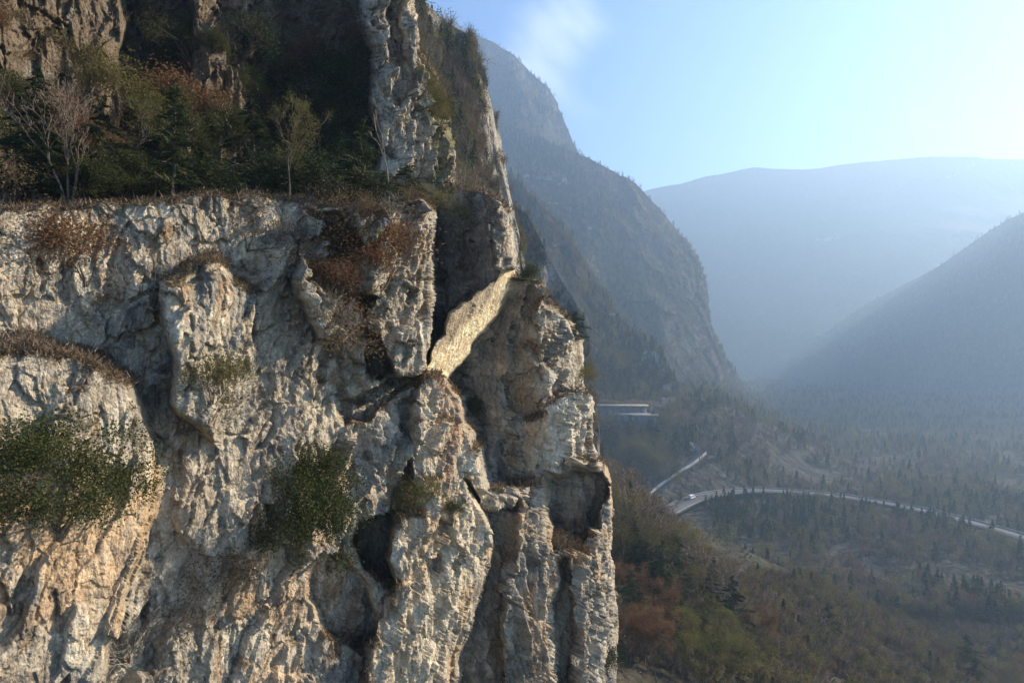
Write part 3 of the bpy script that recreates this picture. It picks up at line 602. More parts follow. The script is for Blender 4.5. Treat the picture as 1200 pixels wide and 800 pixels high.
# plants growing on the cliff: (prototype, name, label, category, px, py of the foot, height in photo pixels, width factor)
CL = [
 ('ever', 'evergreen_bush', 'big dark evergreen bush hanging on the pale lower rock face, above the dark hollow', 'bush', 346, 640, 108, .9),
 ('pine1', 'evergreen_tree', 'dark evergreen at the left foot of the pale rock pillar above the ledge', 'tree', 428, 222, 112, 1.1),
 ('pine0', 'evergreen_tree', 'dark evergreen standing in the shaded gully above the russet bush', 'tree', 396, 224, 92, 1.3),
 ('yew2', 'evergreen_bush', 'green bush on the ledge right above the sunlit grey buttress', 'bush', 482, 232, 46, 1.2),
 ('yew', 'evergreen_bush', 'low dark bush at the ledge between the evergreen trees and the pillar', 'bush', 450, 230, 44, 1.3),
 ('olive', 'olive_bush', 'olive green bush on the ledge over the dark chimney', 'bush', 512, 228, 34, 1.3),
 ('thin', 'bare_tree', 'tall thin bare tree in front of the pale rock pillar', 'tree', 461, 228, 124, .55),
 ('thin', 'bare_tree', 'short thin bare tree on the ledge left of the chimney top', 'tree', 478, 230, 66, .6),
 ('thin', 'bare_tree', 'leaning bare sapling on top of the block over the sunlit slab', 'tree', 542, 230, 62, .6),
 ('thin', 'bare_tree', 'small bare sapling beside the pale spur edge behind the block', 'tree', 556, 228, 40, .8),
 ('olive', 'olive_bush', 'olive bush high on the slope right of the pale pillar', 'bush', 500, 110, 30, .9),
 ('olive', 'olive_bush', 'broad olive bush halfway up the slope right of the pale pillar', 'bush', 514, 150, 30, .9),
 ('olive', 'olive_bush', 'olive bush close against the right flank of the pale pillar', 'bush', 496, 130, 26, .9),
 ('dry', 'dry_bush', 'brown dry bush on the skyline just above the ledge olive bush', 'bush', 524, 212, 34, 1.2),
 ('dry2', 'bare_bush', 'leafless bush at the rock edge over the dark chimney', 'bush', 534, 226, 28, 1.3),
 ('red', 'russet_bush', 'large russet bush hanging on the buttress below the ledge', 'bush', 446, 336, 84, 1.2),
 ('red', 'russet_bush', 'smaller russet bush just above and left of the large russet bush', 'bush', 426, 290, 50, 1.1),
 ('red', 'russet_bush', 'low russet bush under the large russet bush', 'bush', 432, 352, 34, 1.3),
 ('dry', 'dry_bush', 'tawny dry bush left of the russet bushes', 'bush', 386, 300, 74, 1.1),
 ('dry', 'dry_bush', 'brown bush in the notch below the russet bushes', 'bush', 402, 398, 56, 1.3),
 ('dry2', 'bare_bush', 'leafless twiggy bush beside the brown bush of the notch', 'bush', 384, 380, 48, 1.2),
 ('dry', 'dry_bush', 'dry bush crowning the sunlit grey buttress', 'bush', 478, 248, 30, 1.4),
 ('dry2', 'bare_bush', 'twiggy bush on the upper left corner of the grey buttress', 'bush', 455, 255, 34, 1.3),
 ('green', 'green_bush', 'dark green bush on top of the rounded knob at the skyline', 'bush', 622, 330, 20, 1.3),
 ('yew2', 'evergreen_bush', 'dark green bush on the skyline right of the rounded knob', 'bush', 675, 396, 34, 1.0),
 ('olive', 'olive_bush', 'olive bush under the skyline bush at the right side of the knob', 'bush', 686, 452, 26, 1.0),
 ('dry2', 'bare_bush', 'little leafless bush on the skyline over the knob', 'bush', 650, 350, 20, 1.3),
 ('green', 'green_bush', 'small green bush in the shaded recess left of the ochre hollow', 'bush', 554, 488, 26, 1.0),
 ('olive', 'olive_bush', 'olive bush in the groove of the pale lower wall', 'bush', 487, 600, 46, .9),
 ('dry', 'dry_bush', 'small brown bush above the groove of the pale lower wall', 'bush', 474, 566, 30, 1.1),
 ('green', 'green_bush', 'tiny green bush at the upper edge of the lower wall left of the dark recess', 'bush', 530, 605, 20, 1.1),
 ('dry', 'dry_bush', 'brown bush under the dark cave at the right edge', 'bush', 660, 650, 28, 1.2),
 ('dry2', 'bare_bush', 'leafless bush on the nose of rock over the dark cave', 'bush', 690, 500, 26, 1.0),
 ('red', 'russet_bush', 'small russet bush on the nose of rock over the dark cave', 'bush', 688, 528, 16, 1.2),
 ('green', 'green_bush', 'dark bush at the lower end of the right rock edge', 'bush', 712, 790, 30, 1.1),
 ('dry', 'dry_bush', 'brown bush low on the shaded bay of the lower wall', 'bush', 600, 770, 34, 1.0),
 ('red', 'russet_bush', 'russet bush on the upper left edge of the grey buttress, beside the tawny bush', 'bush', 412, 318, 46, 1.2),
 ('dry', 'dry_bush', 'tawny bush just under the ledge, left above the russet bushes', 'bush', 398, 256, 44, 1.4),
 ('dry', 'dry_bush', 'brown bush trailing from the ledge above the large russet bush', 'bush', 434, 262, 36, 1.4),
 ('red', 'russet_bush', 'faded russet bush cascading left below the tawny bush', 'bush', 384, 346, 44, 1.2),
 ('dry', 'dry_bush', 'dry bush under the low russet bush at the foot of the buttress', 'bush', 420, 376, 34, 1.3),
 # further left along the same face
 ('pine0', 'evergreen_tree', 'tall dark evergreen on the ledge at the far left', 'tree', 40, 232, 170, .9),
 ('pine1', 'evergreen_tree', 'dark evergreen second from the left on the ledge', 'tree', 118, 228, 130, 1.0),
 ('pine0', 'evergreen_tree', 'slim dark evergreen midway along the ledge', 'tree', 205, 226, 150, .8),
 ('bareg', 'green_tree', 'thin leaved olive tree between evergreens on the left ledge', 'tree', 160, 226, 120, .8),
 ('pine1', 'evergreen_tree', 'wide dark evergreen on the ledge left of the shaded gully', 'tree', 300, 226, 120, 1.1),
 ('bareg', 'bare_tree', 'thin leaved tree rising between evergreens left of the shaded gully', 'tree', 340, 228, 110, .7),
 ('bare2', 'bare_tree', 'bare tree leaning from the ledge near the far left', 'tree', 82, 230, 140, .8),
 ('yew2', 'evergreen_bush', 'dark bush on the ledge below the slim evergreen', 'bush', 240, 232, 54, 1.4),
 ('dry', 'dry_bush', 'brown bush on the ledge at the far left edge', 'bush', 12, 240, 60, 1.3),
 ('dry', 'dry_bush', 'brown bush hanging under the ledge left of the tawny bush', 'bush', 290, 290, 60, 1.3),
 ('red', 'russet_bush', 'russet bush hanging on the far left of the face', 'bush', 100, 330, 80, 1.1),
 ('dry2', 'bare_bush', 'leafless bush sprouting from the left face', 'bush', 180, 360, 70, 1.2),
 ('olive', 'olive_bush', 'olive bush in a crack left of the big evergreen bush', 'bush', 250, 470, 60, 1.0),
 ('ever', 'evergreen_bush', 'dark evergreen bush low on the far left of the face', 'bush', 70, 620, 130, .9),
 ('dry', 'dry_bush', 'brown bush in the hollow below the big evergreen bush', 'bush', 262, 700, 70, 1.1),
 ('dry2', 'bare_bush', 'leafless bush at the bottom left of the face', 'bush', 150, 770, 70, 1.2),
]
GB = {'ever': ('evergreen_bush', 'dark evergreen bush', 4), 'green': ('green_bush', 'dark green bush', 0), 'olive': ('olive_bush', 'olive green bush', 0), 'dry': ('dry_bush', 'brown dry bush', 0), 'dry2': ('bare_bush', 'leafless twiggy bush', 0), 'red': ('russet_bush', 'faded russet bush', 0)}
rg = random.Random(77)
for k in range(74):
    key = ['ever', 'green', 'dry', 'ever', 'dry2', 'olive', 'ever', 'green', 'dry', 'red'][k % 10]; px, py = rg.uniform(-30, 432), 20 + 205 * rg.random() ** .6
    if k % 3 == 0: px = rg.uniform(370, 430)
    place_ = 'beside the pale pillar' if px > 395 else 'left of the pale pillar' if px > 330 else 'amid the upper slope' if px > 170 else 'at far left of upper slope'
    high = 'high up' if py < 90 else 'halfway up' if py < 160 else 'on the ledge'; hp_ = rg.uniform(26, 62)
    size_ = 'large' if hp_ > 50 else 'small' if hp_ < 36 else 'middling'
    CL.append((key, GB[key][0], ' '.join((size_, GB[key][1], high, place_)), 'bush', px, py, hp_, rg.uniform(1, 1.4), 'bushes on the shaded upper slope'))
for key, nm, lab, cat, px, py, hp, wd, *grp_ in CL:
    loc, nrm = hit(px, py)
    if 218 <= py <= 242 and px < 560:                    # stands on the ledge, behind its lip
        y0_ = hit(px, 256)[0].y
        for q_ in np.arange(252, 204, -.5):
            l_ = hit(px, q_)[0]
            if l_ is not None and l_.y < 75 and l_.y > y0_ + 2.0: loc = l_; break
        loc = loc * (1 - .8 / loc.length)
    if loc is None or loc.y > 75: loc = on_cliff(min(px, np.interp(py, SIL[:, 0], SIL[:, 1]) - 4), py)
    H = hp / F * loc.y; isb = cat == 'bush' and key not in ('yew', 'yew2', 'ever')
    tl = (rng.uniform(.1, .4), rng.uniform(.15, .45)) if isb else (rng.uniform(-.04, .04), rng.uniform(0, .08))
    place(key, nm, lab, cat, loc + Vector((-.1, .08, -.05)) if cat == 'tree' else loc, H, BH[key], tilt=tl, wide=wd, group=grp_[0] if grp_ else None)
# dry grass and moss tufts on the ledges: nobody could count them
def tufts(name, PTS, size, mat, n, seed):
    rd = np.random.RandomState(seed); C = PTS[rd.randint(len(PTS), size=n)] + rd.normal(size=(n, 3)) * .07
    s = size * rd.uniform(.5, 1.5, (n, 1)) * np.clip(C[:, 1:2] / 30, .5, 1.6); a = rd.normal(size=(n, 3)) * .6 + np.array([.35, -.3, .55]); b = rd.normal(size=(n, 3)) * .09
    V = np.stack([C - b * s, C + b * s, C + a * s + rd.normal(size=(n, 3)) * .1 * s], 1).reshape(-1, 3)
    o = link(name, mesh_np(name, V, np.arange(n * 3).reshape(n, 3), mat)); o['kind'] = 'stuff'; return o
sm = (soil + .5 * gul + .55 * reg([(370,250),(430,246),(470,290),(470,345),(430,372),(380,400)], 14)) [:, :NC]
sel = P[:, :NC][sm > .62]; tufts('dry_grass', sel, .13, M_dry, 60000, 3); tufts('ledge_twigs', sel, .22, M_twig, 36000, 4); tufts('pale_grass', sel, .12, M_grass, 14000, 6)
sel2 = P[:, :NC][(sm > .5) & (nA[:, :NC] > .0)]
tufts('moss', sel2, .10, M_olive, 40000, 5)

# the wooded slope at the foot of the cliff, to the right
rd = np.random.RandomState(33)
slope = []
def on_ground(px, D): x = (px - 600) / F * D; return Vector((x, D, float(ground_z(x, D))))
SL = []
names = {'bare0': ('bare_tree', 'leafless tree of the wooded slope below the right rock edge', 'tree', 'leafless trees on the slope below the cliff'),
 'pine': ('conifer_tree', 'dark conifer of the wooded slope below the right rock edge', 'tree', 'dark conifers on the slope below the cliff'),
 'bareg': ('green_tree', 'olive leaved tree of the wooded slope below the right rock edge', 'tree', 'olive trees on the slope below the cliff'),
 'barer': ('russet_tree', 'russet leaved tree of the wooded slope below the right rock edge', 'tree', 'russet trees on the slope below the cliff')}
# (prototype, px, D, height in m)
for k in range(104):
    D_ = rd.uniform(80, 146); px = 705 + rd.uniform(0, 1) ** .9 * 155
    SL.append((['bare0', 'bare1', 'bare2', 'bare1', 'bareg'][k % 5], px, D_, rd.uniform(8, 13)))
for px, D_, h_ in ((745, 80, 9), (762, 78, 8), (778, 76, 10), (795, 84, 10), (770, 92, 11), (800, 70, 7), (812, 96, 10), (740, 66, 7), (835, 84, 9), (858, 78, 9), (785, 66, 6), (822, 66, 6), (733, 98, 11)): SL.append((['pine1', 'pine0'][int(px) % 2], px, D_, h_))
for px, D_, h_ in ((752, 60, 5.5), (766, 58, 5), (735, 58, 5), (742, 70, 6), (775, 62, 5), (822, 110, 8), (808, 118, 8), (815, 104, 7), (728, 70, 5), (850, 104, 7), (756, 66, 6)): SL.append(('barer', px, D_, h_))
for px, D_, h_ in ((812, 62, 6), (823, 60, 6), (781, 126, 9), (840, 66, 6)): SL.append(('yellow', px, D_, h_))
names['yellow'] = ('yellow_green_tree', 'yellow green tree of the wooded slope below the right rock edge', 'tree', 'yellow green trees on the slope below the cliff')
for k in range(36): SL.append((['bare2', 'barer', 'pine1', 'bareg', 'bare0', 'bare1'][k % 6], rd.uniform(850, 1230), rd.uniform(75, 200), rd.uniform(5, 10)))
for key, px, D_, h_ in SL:
    zt = -np.interp(px, [700, 740, 770, 800, 825, 870, 1300], [132, 150, 190, 220, 246, 262, 300]) * D_ / F; h_ = min(h_, zt - float(on_ground(px, D_).z))
    if h_ < 2.5: continue
    nm, lab, cat, grp = names[{'bare1': 'bare0', 'bare2': 'bare0', 'pine0': 'pine', 'pine1': 'pine'}.get(key, key)]
    lab = lab.replace('of the wooded slope below the right rock edge', '%s, %s of wooded slope' % ('close by the rock edge' if px < 735 else 'near the middle' if px < 790 else 'toward the right' if px < 850 else 'on the far right', 'front' if D_ < 75 else 'middle' if D_ < 110 else 'back'))
    lab = ('tall ' if h_ > 10.5 else 'small ' if h_ < 6.5 else '') + lab
    place(key, nm, lab, cat, on_ground(px, D_) - Vector((0, 0, .2)), h_, BH[key], tilt=(rd.normal() * .04, rd.normal() * .04 + .03), group=grp, wide=rd.uniform(.85, 1.15))
# undergrowth of the same slope
n = 40000; ux = rd.uniform(-12, 190, n); uy = rd.uniform(48, 215, n); uz = ground_z(ux, uy); PTS = np.stack([ux, uy, uz], -1)
tufts('undergrowth', PTS, .4, M_twig, 40000, 8); tufts('undergrowth_green', PTS, .3, M_olive, 30000, 9); tufts('leaf_litter', PTS, .22, M_red, 20000, 10)

# far trees as geometry-node woods (thousands, read as one mass)
def low_tree(name, kind, seed):
    rd = np.random.RandomState(seed); segs = [(0, 0, -.5, 0, 0, 6, .16, .08)]
    if kind == 'cone':
        h = rd.rand(210, 1) ** .8; a = rd.rand(210, 1) * 6.28; r = (1 - h) * 1.9 * rd.uniform(.5, 1.1, (210, 1)); C = np.concatenate([np.cos(a) * r, np.sin(a) * r, 1.2 + h * 8.6], 1); sz, m = .55, M_evg
    elif kind == 'round':
        cc_ = rd.normal(size=(9, 3)) * [1.5, 1.5, 1.4] + [0, 0, 5.6]; C = cc_[rd.randint(9, size=230)] + rd.normal(size=(230, 3)) * .85; sz, m = .42, M_olive
    else:
        for k in range(34):
            a = rd.rand() * 6.28; z0 = rd.uniform(1.5, 5.5); e = (math.cos(a) * rd.uniform(1, 2.8), math.sin(a) * rd.uniform(1, 2.8), z0 + rd.uniform(1.5, 4)); segs.append((0, 0, z0, *e, .09, .03))
        cc_ = rd.normal(size=(10, 3)) * [1.5, 1.5, 1.5] + [0, 0, 6]; C = cc_[rd.randint(10, size=150)] + rd.normal(size=(150, 3)) * .9; sz, m = .34, (M_dry if kind == 'bare' else M_red)
    v1, f1 = tubes(segs, 3); v2, f2 = quads(C, sz, rd, aspect=.45 if kind != 'bare' else .12)
    me = mesh_np(name, np.concatenate([v1, v2]), np.concatenate([f1, f2 + len(v1)]), M_bark); me.materials.append(m)
    me.polygons.foreach_set('material_index', np.r_[np.zeros(len(f1), np.int32), np.ones(len(f2), np.int32)]); return me
LOW = {k: [low_tree(k + '_tree', k, s) for s in ss] for k, ss in {'cone': (1, 2, 3), 'round': (4, 5), 'bare': (6, 7, 8), 'russet': (9,)}.items()}
def woods(name, pts, key, smin, smax, seed):
    cl = bpy.data.collections.new(name + '_kinds')
    for me in LOW[key]: cl.objects.link(bpy.data.objects.new(me.name, me))
    rd = np.random.RandomState(seed); me = bpy.data.meshes.new(name); me.vertices.add(len(pts)); me.vertices.foreach_set('co', np.ascontiguousarray(pts, np.float32).ravel())
    a = me.attributes.new('size', 'FLOAT', 'POINT'); a.data.foreach_set('value', rd.uniform(smin, smax, len(pts)).astype(np.float32)); me.update()
    o = link(name, me); o['kind'] = 'stuff'
    t = bpy.data.node_groups.new(name, 'GeometryNodeTree'); t.interface.new_socket('Geometry', in_out='INPUT', socket_type='NodeSocketGeometry'); t.interface.new_socket('Geometry', in_out='OUTPUT', socket_type='NodeSocketGeometry')
    gi, go = N(t, 'NodeGroupInput'), N(t, 'NodeGroupOutput'); ip = N(t, 'GeometryNodeInstanceOnPoints'); ci = N(t, 'GeometryNodeCollectionInfo')
    ci.inputs['Collection'].default_value = cl; ci.inputs['Separate Children'].default_value = True; ip.inputs['Pick Instance'].default_value = True
    na = N(t, 'GeometryNodeInputNamedAttribute', data_type='FLOAT'); na.inputs['Name'].default_value = 'size'
    rv = N(t, 'FunctionNodeRandomValue', data_type='FLOAT_VECTOR'); rv.inputs[0].default_value = (-.06, -.06, 0); rv.inputs[1].default_value = (.06, .06, 6.28)
    Lk = t.links; Lk.new(gi.outputs[0], ip.inputs['Points']); Lk.new(ci.outputs[0], ip.inputs['Instance']); Lk.new(na.outputs['Attribute'], ip.inputs['Scale']); Lk.new(rv.outputs[0], ip.inputs['Rotation']); Lk.new(ip.outputs[0], go.inputs[0])
    o.modifiers.new('scatter', 'NODES').node_group = t
    return o
pt = np.concatenate([a for a, b in FOREST]); ev = np.concatenate([b for a, b in FOREST])
near = np.concatenate([np.full(len(a), i) for i, (a, b) in enumerate(FOREST)]) <= 1
def split(pt, ev, lo, hi, tag_, sd):
    woods('evergreen_wood' , pt[ev > .16], 'cone', lo, hi, sd); woods('broadleaf_wood', pt[(ev <= .16) & (ev > -.06)], 'round', lo * .8, hi * .9, sd + 1)
    woods('bare_wood', pt[(ev <= -.06) & (ev > -.38)], 'bare', lo * .85, hi, sd + 2); woods('russet_wood', pt[ev <= -.38], 'russet', lo * .7, hi * .8, sd + 3)
split(pt[near], ev[near], .22, .5, 'near', 1); split(pt[~near], ev[~near], .65, 1.25, 'far', 11)
def spline(pts, n=60):
    A = np.array(pts, float); out_ = []
    for i in range(len(A) - 1):
        p0, p1, p2, p3 = A[max(i - 1, 0)], A[i], A[i + 1], A[min(i + 2, len(A) - 1)]
        for t in np.linspace(0, 1, n // (len(A) - 1), endpoint=False): out_.append(.5 * (2 * p1 + (p2 - p0) * t + (2 * p0 - 5 * p1 + 4 * p2 - p3) * t * t + (3 * p1 - p0 - 3 * p2 + p3) * t ** 3))
    out_.append(A[-1]); return out_
ZR = -84.6
def on_level(px, py, z_=ZR): D_ = -z_ * F / (py - 400); return at(px, py, D_)
def flat_path(pp, z_=ZR, n=60): return [Vector(tuple(p)) for p in spline([tuple(on_level(a, b, z_)) for a, b in pp], n)]
main = flat_path([(700, 640), (745, 618), (780, 601), (806, 588), (832, 580), (880, 575), (940, 577), (1010, 585), (1090, 600), (1200, 630), (1330, 680)], n=90)
mainp = main
def gpt(px, py):
    Ds = np.arange(160, 700, .5); gz_ = ground_z((px - 600) / F * Ds, Ds); k = np.argmax(gz_ >= (400 - py) / F * Ds); return at(px, py, float(Ds[k]))
sd = np.array([tuple(gpt(a, b)) for a, b in ((744, 590), (765, 573), (778, 564), (791, 555), (806, 546), (822, 533))])
# brush over the valley floor
n = 90000; bx = rd.uniform(20, 1100, n); by = 175 + 1100 * rd.rand(n) ** 1.7; keep = fbm(np.stack([bx * .018, by * .018, 0 * bx], -1), 4, .6, 95) + .10 * rd.normal(size=n) > -.06
rdx = 600 + F * bx / by; rz_ = 400 + F * 84.6 / by; mpx = np.array([600 + F * q.x / q.y for q in mainp]); mpy = np.array([q.y for q in mainp]); keep &= ~(np.abs(by - np.interp(rdx, mpx, mpy)) < 7) ; keep &= ~((np.abs(by - 378) < 14) & (bx < 106)); keep &= ~((by > 384) & (by < 404) & (bx < 106))
keep &= ~((rdx > 762) & (rdx < 832) & (by > 235) & (by < np.interp(rdx, mpx, mpy)) & (rd.rand(n) < .8))
fx = np.interp(np.linspace(0, 1, 40), np.linspace(0, 1, len(sd)), sd[:, 0]); fy = np.interp(np.linspace(0, 1, 40), np.linspace(0, 1, len(sd)), sd[:, 1])
for a_, b_ in zip(fx, fy): keep &= (np.hypot(bx - a_, by - b_) > 8) & ~((np.abs(bx - a_ * .95) < 5) & (by < b_) & (by > b_ - 22))
bx, by = bx[keep], by[keep]; bp = np.stack([bx, by, ground_z(bx, by)], -1); be = fbm(bp * .02, 4, .5, 91) + rd.normal(size=len(bx)) * .25
split(bp, be, .45, 1.0, 'valley', 21)
n = 17000; sx = rd.uniform(-8, 170, n); sy = rd.uniform(56, 185, n); kp = (sx > .10 * sy) & (fbm(np.stack([sx * .06, sy * .06, 0 * sx], -1), 3, .6, 96) > -.22); sx, sy = sx[kp], sy[kp]; sp_ = np.stack([sx, sy, ground_z(sx, sy)], -1); kt = 400 - F * (sp_[:, 2] + 1.2) / sy > np.interp(600 + F * sx / sy, [700, 740, 770, 800, 825, 870, 1300], [532, 550, 590, 620, 650, 668, 705]); sp_ = sp_[kt]; sx = sx[kt]
split(sp_, rd.normal(size=len(sx)) * .17 - .19, .16, .44, 'slope', 31)

# ------------------------------------------------------------------ roads, walls, vehicle
def strip(name, pts, wd, thick, mat, lift=.25, parent=None, off_=0., h=None, **pr):
    A = [Vector(p) for p in pts]; V = []; sx = []
    for i, p in enumerate(A):
        t_ = (A[min(i + 1, len(A) - 1)] - A[max(i - 1, 0)]); t_.z = 0; t_.normalize(); s_ = Vector((t_.y, -t_.x, 0)); q = p + s_ * off_
        for a, b in ((-wd / 2, 0), (wd / 2, 0), (wd / 2, thick), (-wd / 2, thick)): V.append(q + s_ * a + Vector((0, 0, lift + b)))
    n = len(A); Fc = []
    for i in range(n - 1):
        for k in range(4): Fc.append((4 * i + k, 4 * i + (k + 1) % 4, 4 * i + 4 + (k + 1) % 4, 4 * i + 4 + k))
    Fc += [(0, 3, 2, 1), (4 * n - 4, 4 * n - 3, 4 * n - 2, 4 * n - 1)]
    return link(name, mesh_np(name, np.array([tuple(v) for v in V]), np.array(Fc), mat), parent, **pr)
strip('road', main, 8.5, 1.2, M_asph, lift=-1.2, kind='structure')
def tag(o, label, cat, group=None):
    o['label'] = label; o['category'] = cat
    if group: o['group'] = group
    return o
tag(strip('parapet', main, .4, .8, M_concm, lift=-.1, off_=-4.5), 'pale concrete parapet along the far side of the valley road', 'parapet')
tag(strip('parapet', main, .4, .8, M_concm, lift=-.1, off_=4.5), 'pale concrete parapet along the near side of the valley road', 'parapet')
strip('road_line', main, .18, .004, M_white, lift=.004, off_=3.7, kind='structure'); strip('road_line', main, .18, .004, M_white, lift=.004, off_=-3.7, kind='structure')
side = [Vector(tuple(p)) for p in spline([tuple(gpt(a, b) + Vector((0, 0, .9))) for a, b in ((744, 590), (765, 573), (778, 564), (791, 555), (806, 546), (822, 533))], 60)]
strip('side_road', side, 5.5, 1.5, M_asph, lift=-1.4, kind='structure')
tag(strip('parapet', side, .9, 1.5, M_conc, lift=-.1, off_=2.8), 'pale parapet of the narrow side road slanting up between bare trees', 'parapet')
# high road on its retaining wall
WY = 380.; wt = -43.6
hx0, hx1 = 40., 92.5
w_root = thing('retaining_wall', 'long dark retaining wall carrying the high road beyond the cliff edge', 'wall', (0, WY, wt))
def box(name, x0, x1, y0, y1, z0, z1, mat, parent=None, **pr):
    v, f = box_np(x0, x1, y0, y1, z0, z1); return link(name, mesh_np(name, v, f, mat), parent, **pr)
pm = None
for k in range(11):
    x0 = hx0 + (hx1 - hx0) * k / 11; x1 = hx0 + (hx1 - hx0) * (k + 1) / 11
    if pm is None: v, f = box_np(0, x1 - x0 - .5, 0, 1.0, -16, -.8); pm = mesh_np('wall_panel', v, f, M_concd); v, f = box_np(-.25, .25, -.35, 1.0, -16, -.8); pb = mesh_np('pilaster', v, f, M_concd)
    link('wall_panel', pm, w_root, loc=(x0 + .25, 0, 0)); link('pilaster', pb, w_root, loc=(x0, 0, 0))
box('coping', hx0, hx1 + 1, -.7, 1.2, -.8, .1, M_cop, w_root)
box('high_road', hx0, 94, WY + 1.3, WY + 10, wt - 1.5, wt - .2, M_asph, kind='structure')
g_root = thing('road_gallery', 'low road gallery with pale roof slab below the dark retaining wall', 'gallery', (0, WY - 14, -54))
box('roof_slab', 66, 97, 0, 8, 4.6, 5.7, M_concm, g_root)
for k in range(6):
    v, f = box_np(-.1, 4.35, .3, 1.3, -3, 4.6); link('front_panel', mesh_np('front_panel', v, f, M_concd), g_root, loc=(68 + k * 4.6, 0, 0))
box('back_wall', 66.2, 96.8, 7, 7.9, -3, 4.6, M_concd, g_root)
for k in range(34):
    x = hx0 + 4 + k * 1.6 + rng.uniform(-.5, .5); h_ = rng.uniform(1.5, 3.6)
    place('gold', 'golden_bush', 'sunlit golden dry bush of the row on top of the dark retaining wall', 'bush', Vector((x, WY + 11.5 + rng.uniform(0, 3), wt - .3)), h_, 2., group='golden bushes along the high road')
for k in range(14):
    px = 790 + rng.uniform(0, 22); p, nn = hit(px, 474 + rng.uniform(-3, 6))
    if p: place('gold', 'golden_bush', 'sunlit golden bush of the patch on the rocky hill right of the retaining wall', 'bush', p, rng.uniform(3, 5.5), 2., group='golden bushes on the rocky hill')
# trees that stand out singly in the valley and on the nearer slopes
VT = [('bigolive', 744, 545, 34), ('bigolive', 700, 560, 30), ('pine0', 716, 560, 40), ('pine0', 762, 548, 26), ('pine1', 775, 500, 26), ('bare1', 789, 520, 40), ('bare0', 800, 520, 44), ('bare1', 812, 505, 38), ('bare2', 822, 548, 36),
 ('bareg', 796, 500, 30), ('pine0', 782, 492, 22), ('pine0', 818, 480, 26), ('bareg', 807, 478, 24), ('pine1', 745, 462, 26), ('pine0', 720, 460, 34), ('pine0', 735, 440, 30), ('bigolive', 712, 432, 30), ('pine1', 702, 440, 34),
 ('bareg', 752, 470, 22), ('pine0', 766, 466, 22), ('bare0', 742, 468, 28), ('pine0', 727, 470, 26), ('bare1', 834, 530, 36), ('bareg', 846, 510, 30), ('pine0', 858, 530, 36), ('bare0', 870, 515, 32)]
for k in range(46): VT.append((['pine0', 'pine1', 'bareg', 'bare1', 'pine0', 'bigolive', 'bare0'][k % 7], 705 + rd.rand() * 95, 505 + rd.rand() * 62, rd.uniform(18, 34)))
VN = {'pine': ('conifer_tree', 'dark conifer of the valley beyond the right rock edge', 'conifers in the valley'), 'bigolive': ('round_tree', 'round pale green tree of the valley beyond the right rock edge', 'round green trees in the valley'),
 'bareg': ('green_tree', 'thin olive tree of the valley beyond the right rock edge', 'olive trees in the valley'), 'bare': ('bare_tree', 'leafless grey tree of the valley beyond the right rock edge', 'leafless trees in the valley')}
for key, px, py, hp in VT:
    p, nn = hit(px, py)
    if p is None or p.y < 150: continue
    kk = 'pine' if 'pine' in key else ('bare' if key in ('bare0', 'bare1', 'bare2') else key); nm, lab, grp = VN[kk]
    lab = lab.replace('of the valley beyond the right rock edge', '%s, %s' % ('just right of the rock edge' if px < 725 else 'mid valley' if px < 765 else 'in front of the rocky hill' if px < 830 else 'on the hill far right', 'low beside the roads' if py > 530 else 'below the dark wall' if py > 492 else 'above the dark wall'))
    if hp > 30: lab = 'tall ' + lab
    place(key, nm, lab, 'tree', p - Vector((0, 0, .3)), hp / F * p.y, BH[key], group=grp)
# boulders of the outcrops by the hill
def boulder_mesh(seed):
    bm_ = bpy.data.meshes.new('boulder'); import bmesh
    b = bmesh.new(); bmesh.ops.create_icosphere(b, subdivisions=4, radius=1)
    co = np.array([v.co[:] for v in b.verts], np.float32); h, e, r_ = facets(co * 1.5 + seed * 5, seed); co *= (1 + .38 * h + .12 * fbm(co * 3 + seed, 4, .6, seed))[:, None]
    for v, q in zip(b.verts, co): v.co = q
    b.to_mesh(bm_); b.free(); a = bm_.color_attributes.new('Col', 'FLOAT_COLOR', 'POINT'); cc_ = np.ones((len(co), 4), np.float32); cc_[:, :3] = (.26, .24, .21); a.data.foreach_set('color', cc_.ravel()); bm_.materials.append(M_far); return bm_
BM = [boulder_mesh(s) for s in (1, 2, 3)]
for k, (px, py, s_, lab) in enumerate([(780, 456, 3.4, 'pale rock outcrop on the crest left of the golden bushes'), (776, 470, 3.2, 'smaller pale rock under the crest outcrop'), (815, 505, 4.5, 'tall pale rock outcrop among the bare trees of the hill'),
   (808, 525, 3.2, 'pale rock by the bend of the side road'), (818, 527, 2.2, 'small pale rock right of the side road bend'), (824, 470, 3.0, 'pale rock on the skyline of the hill, rightmost of the outcrops'), (766, 418, 5, 'pale cliff rock at the end of the wooded ridge')]):
    p, nn = hit(px, py)
    if p: tag(link('rock_outcrop', BM[k % 3], loc=p, rot=(k, k * 2, k * 3), scale=(s_ * .8, s_ * .8, s_ * 1.15)), lab, 'rock')
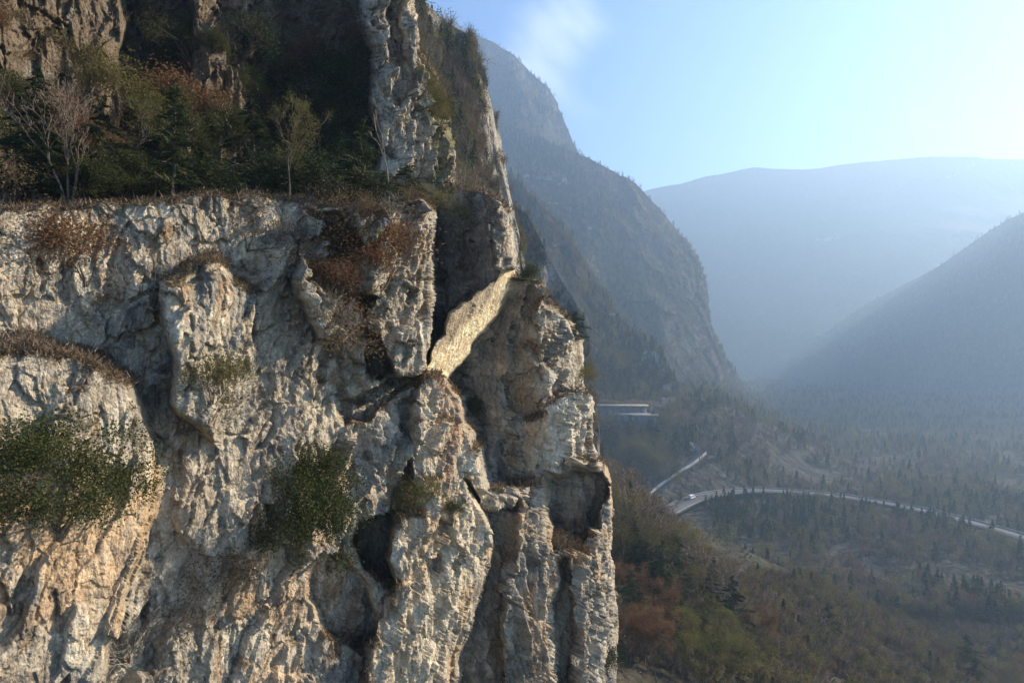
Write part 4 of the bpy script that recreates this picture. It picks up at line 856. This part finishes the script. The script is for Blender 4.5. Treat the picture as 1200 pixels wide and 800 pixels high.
# white van on the valley road
def van():
    import bmesh
    q = main[int(len(main) * .335)]; best = min(range(len(main) - 1), key=lambda i: abs(600 + F * main[i].x / main[i].y - 813)); q = main[best]; t_ = (main[best + 1] - q).normalized()
    o = thing('parked_van', 'small white van on the grey valley road, the only vehicle in view', 'van', q + Vector((0, 0, .02)) + Vector((-t_.y, t_.x, 0)) * 1.6, math.atan2(t_.y, t_.x))
    prof = [(-2.5, .45), (2.45, .45), (2.55, .95), (1.75, 1.15), (1.15, 2.0), (.9, 2.15), (-2.35, 2.2), (-2.52, 2.0)]
    b = bmesh.new(); l = [b.verts.new((x, -.95, z_)) for x, z_ in prof]; r = [b.verts.new((x, .95, z_)) for x, z_ in prof]; b.faces.new(l); b.faces.new(r[::-1])
    for i in range(len(prof)): b.faces.new((l[i - 1], l[i], r[i], r[i - 1]))
    bmesh.ops.recalc_face_normals(b, faces=b.faces); bmesh.ops.bevel(b, geom=b.edges[:], offset=.07, segments=2, affect='EDGES'); me = bpy.data.meshes.new('body'); b.to_mesh(me); b.free(); me.materials.append(M_white); link('body', me, o)
    v = np.array([(1.72, -.8, 1.2), (1.72, .8, 1.2), (1.2, .72, 1.95), (1.2, -.72, 1.95)]); v2 = np.concatenate([v + [.05, 0, .03], v - [.03, 0, .03]]); f = np.array([(0, 1, 2, 3), (7, 6, 5, 4), (0, 4, 5, 1), (1, 5, 6, 2), (2, 6, 7, 3), (3, 7, 4, 0)]); link('windscreen', mesh_np('windscreen', v2, f, M_glass), o)
    for s_ in (-1, 1):
        for x0, x1 in ((.15, 1.05), (-1.0, .0), (-2.1, -1.15)): box('window', x0, x1, min(s_ * .94, s_ * .965), max(s_ * .94, s_ * .965), 1.35, 1.9, M_glass, o)
        box('headlight', 2.5, 2.57, min(s_ * .6, s_ * .88), max(s_ * .6, s_ * .88), .72, .9, M_metal, o)
        for x in (-1.6, 1.55):
            a_ = [(x + .36 * math.cos(t), s_ * .72, .36 + .36 * math.sin(t)) for t in np.linspace(0, 6.283, 18, endpoint=False)]; b_ = [(p_[0], s_ * .975, p_[2]) for p_ in a_]
            b = bmesh.new(); A_ = [b.verts.new(p_) for p_ in a_]; B_ = [b.verts.new(p_) for p_ in b_]; b.faces.new(A_); b.faces.new(B_[::-1])
            for i in range(18): b.faces.new((A_[i - 1], A_[i], B_[i], B_[i - 1]))
            bmesh.ops.recalc_face_normals(b, faces=b.faces); me = bpy.data.meshes.new('wheel'); b.to_mesh(me); b.free(); me.materials.append(M_tyre); link('wheel', me, o)
van()


# ------------------------------------------------------------------ haze
hv, hf = box_np(-9500, 9500, -200, 9500, -140, 665)
hm = bpy.data.materials.new('haze'); hm.use_nodes = True; ht = hm.node_tree; ht.nodes.clear()
ho = N(ht, 'ShaderNodeOutputMaterial'); pv = N(ht, 'ShaderNodeVolumePrincipled')
pv.inputs['Color'].default_value = (.50, .72, 1.0, 1); pv.inputs['Density'].default_value = .00050; pv.inputs['Anisotropy'].default_value = .42
ht.links.new(pv.outputs[0], ho.inputs['Volume'])
hz = link('haze', mesh_np('haze', hv, hf, hm), kind='stuff')
# look-alikes of one group are told apart by their order from left to right
from collections import defaultdict
dd_ = defaultdict(list)
for o in sc.objects:
    if o.get('label') and o.get('category') and o.parent is None: dd_[o['label']].append(o)
ORD = ['leftmost', 'second from left', 'third from left', 'fourth from left', 'fifth from left', 'sixth from left', 'seventh from left', 'eighth from left', 'ninth from left', 'tenth from left']
for lab, os_ in dd_.items():
    if 1 < len(os_) <= 10:
        os_.sort(key=lambda o: o.location.x / o.location.y)
        for k, o in enumerate(os_): o['label'] = lab + ', ' + ('rightmost' if k == len(os_) - 1 else ORD[k])
for o in sc.objects:
    if o.get('label') and len(o['label'].split()) > 16: o['label'] = o['label'].replace(' of wooded slope', '').replace(' grey', '')
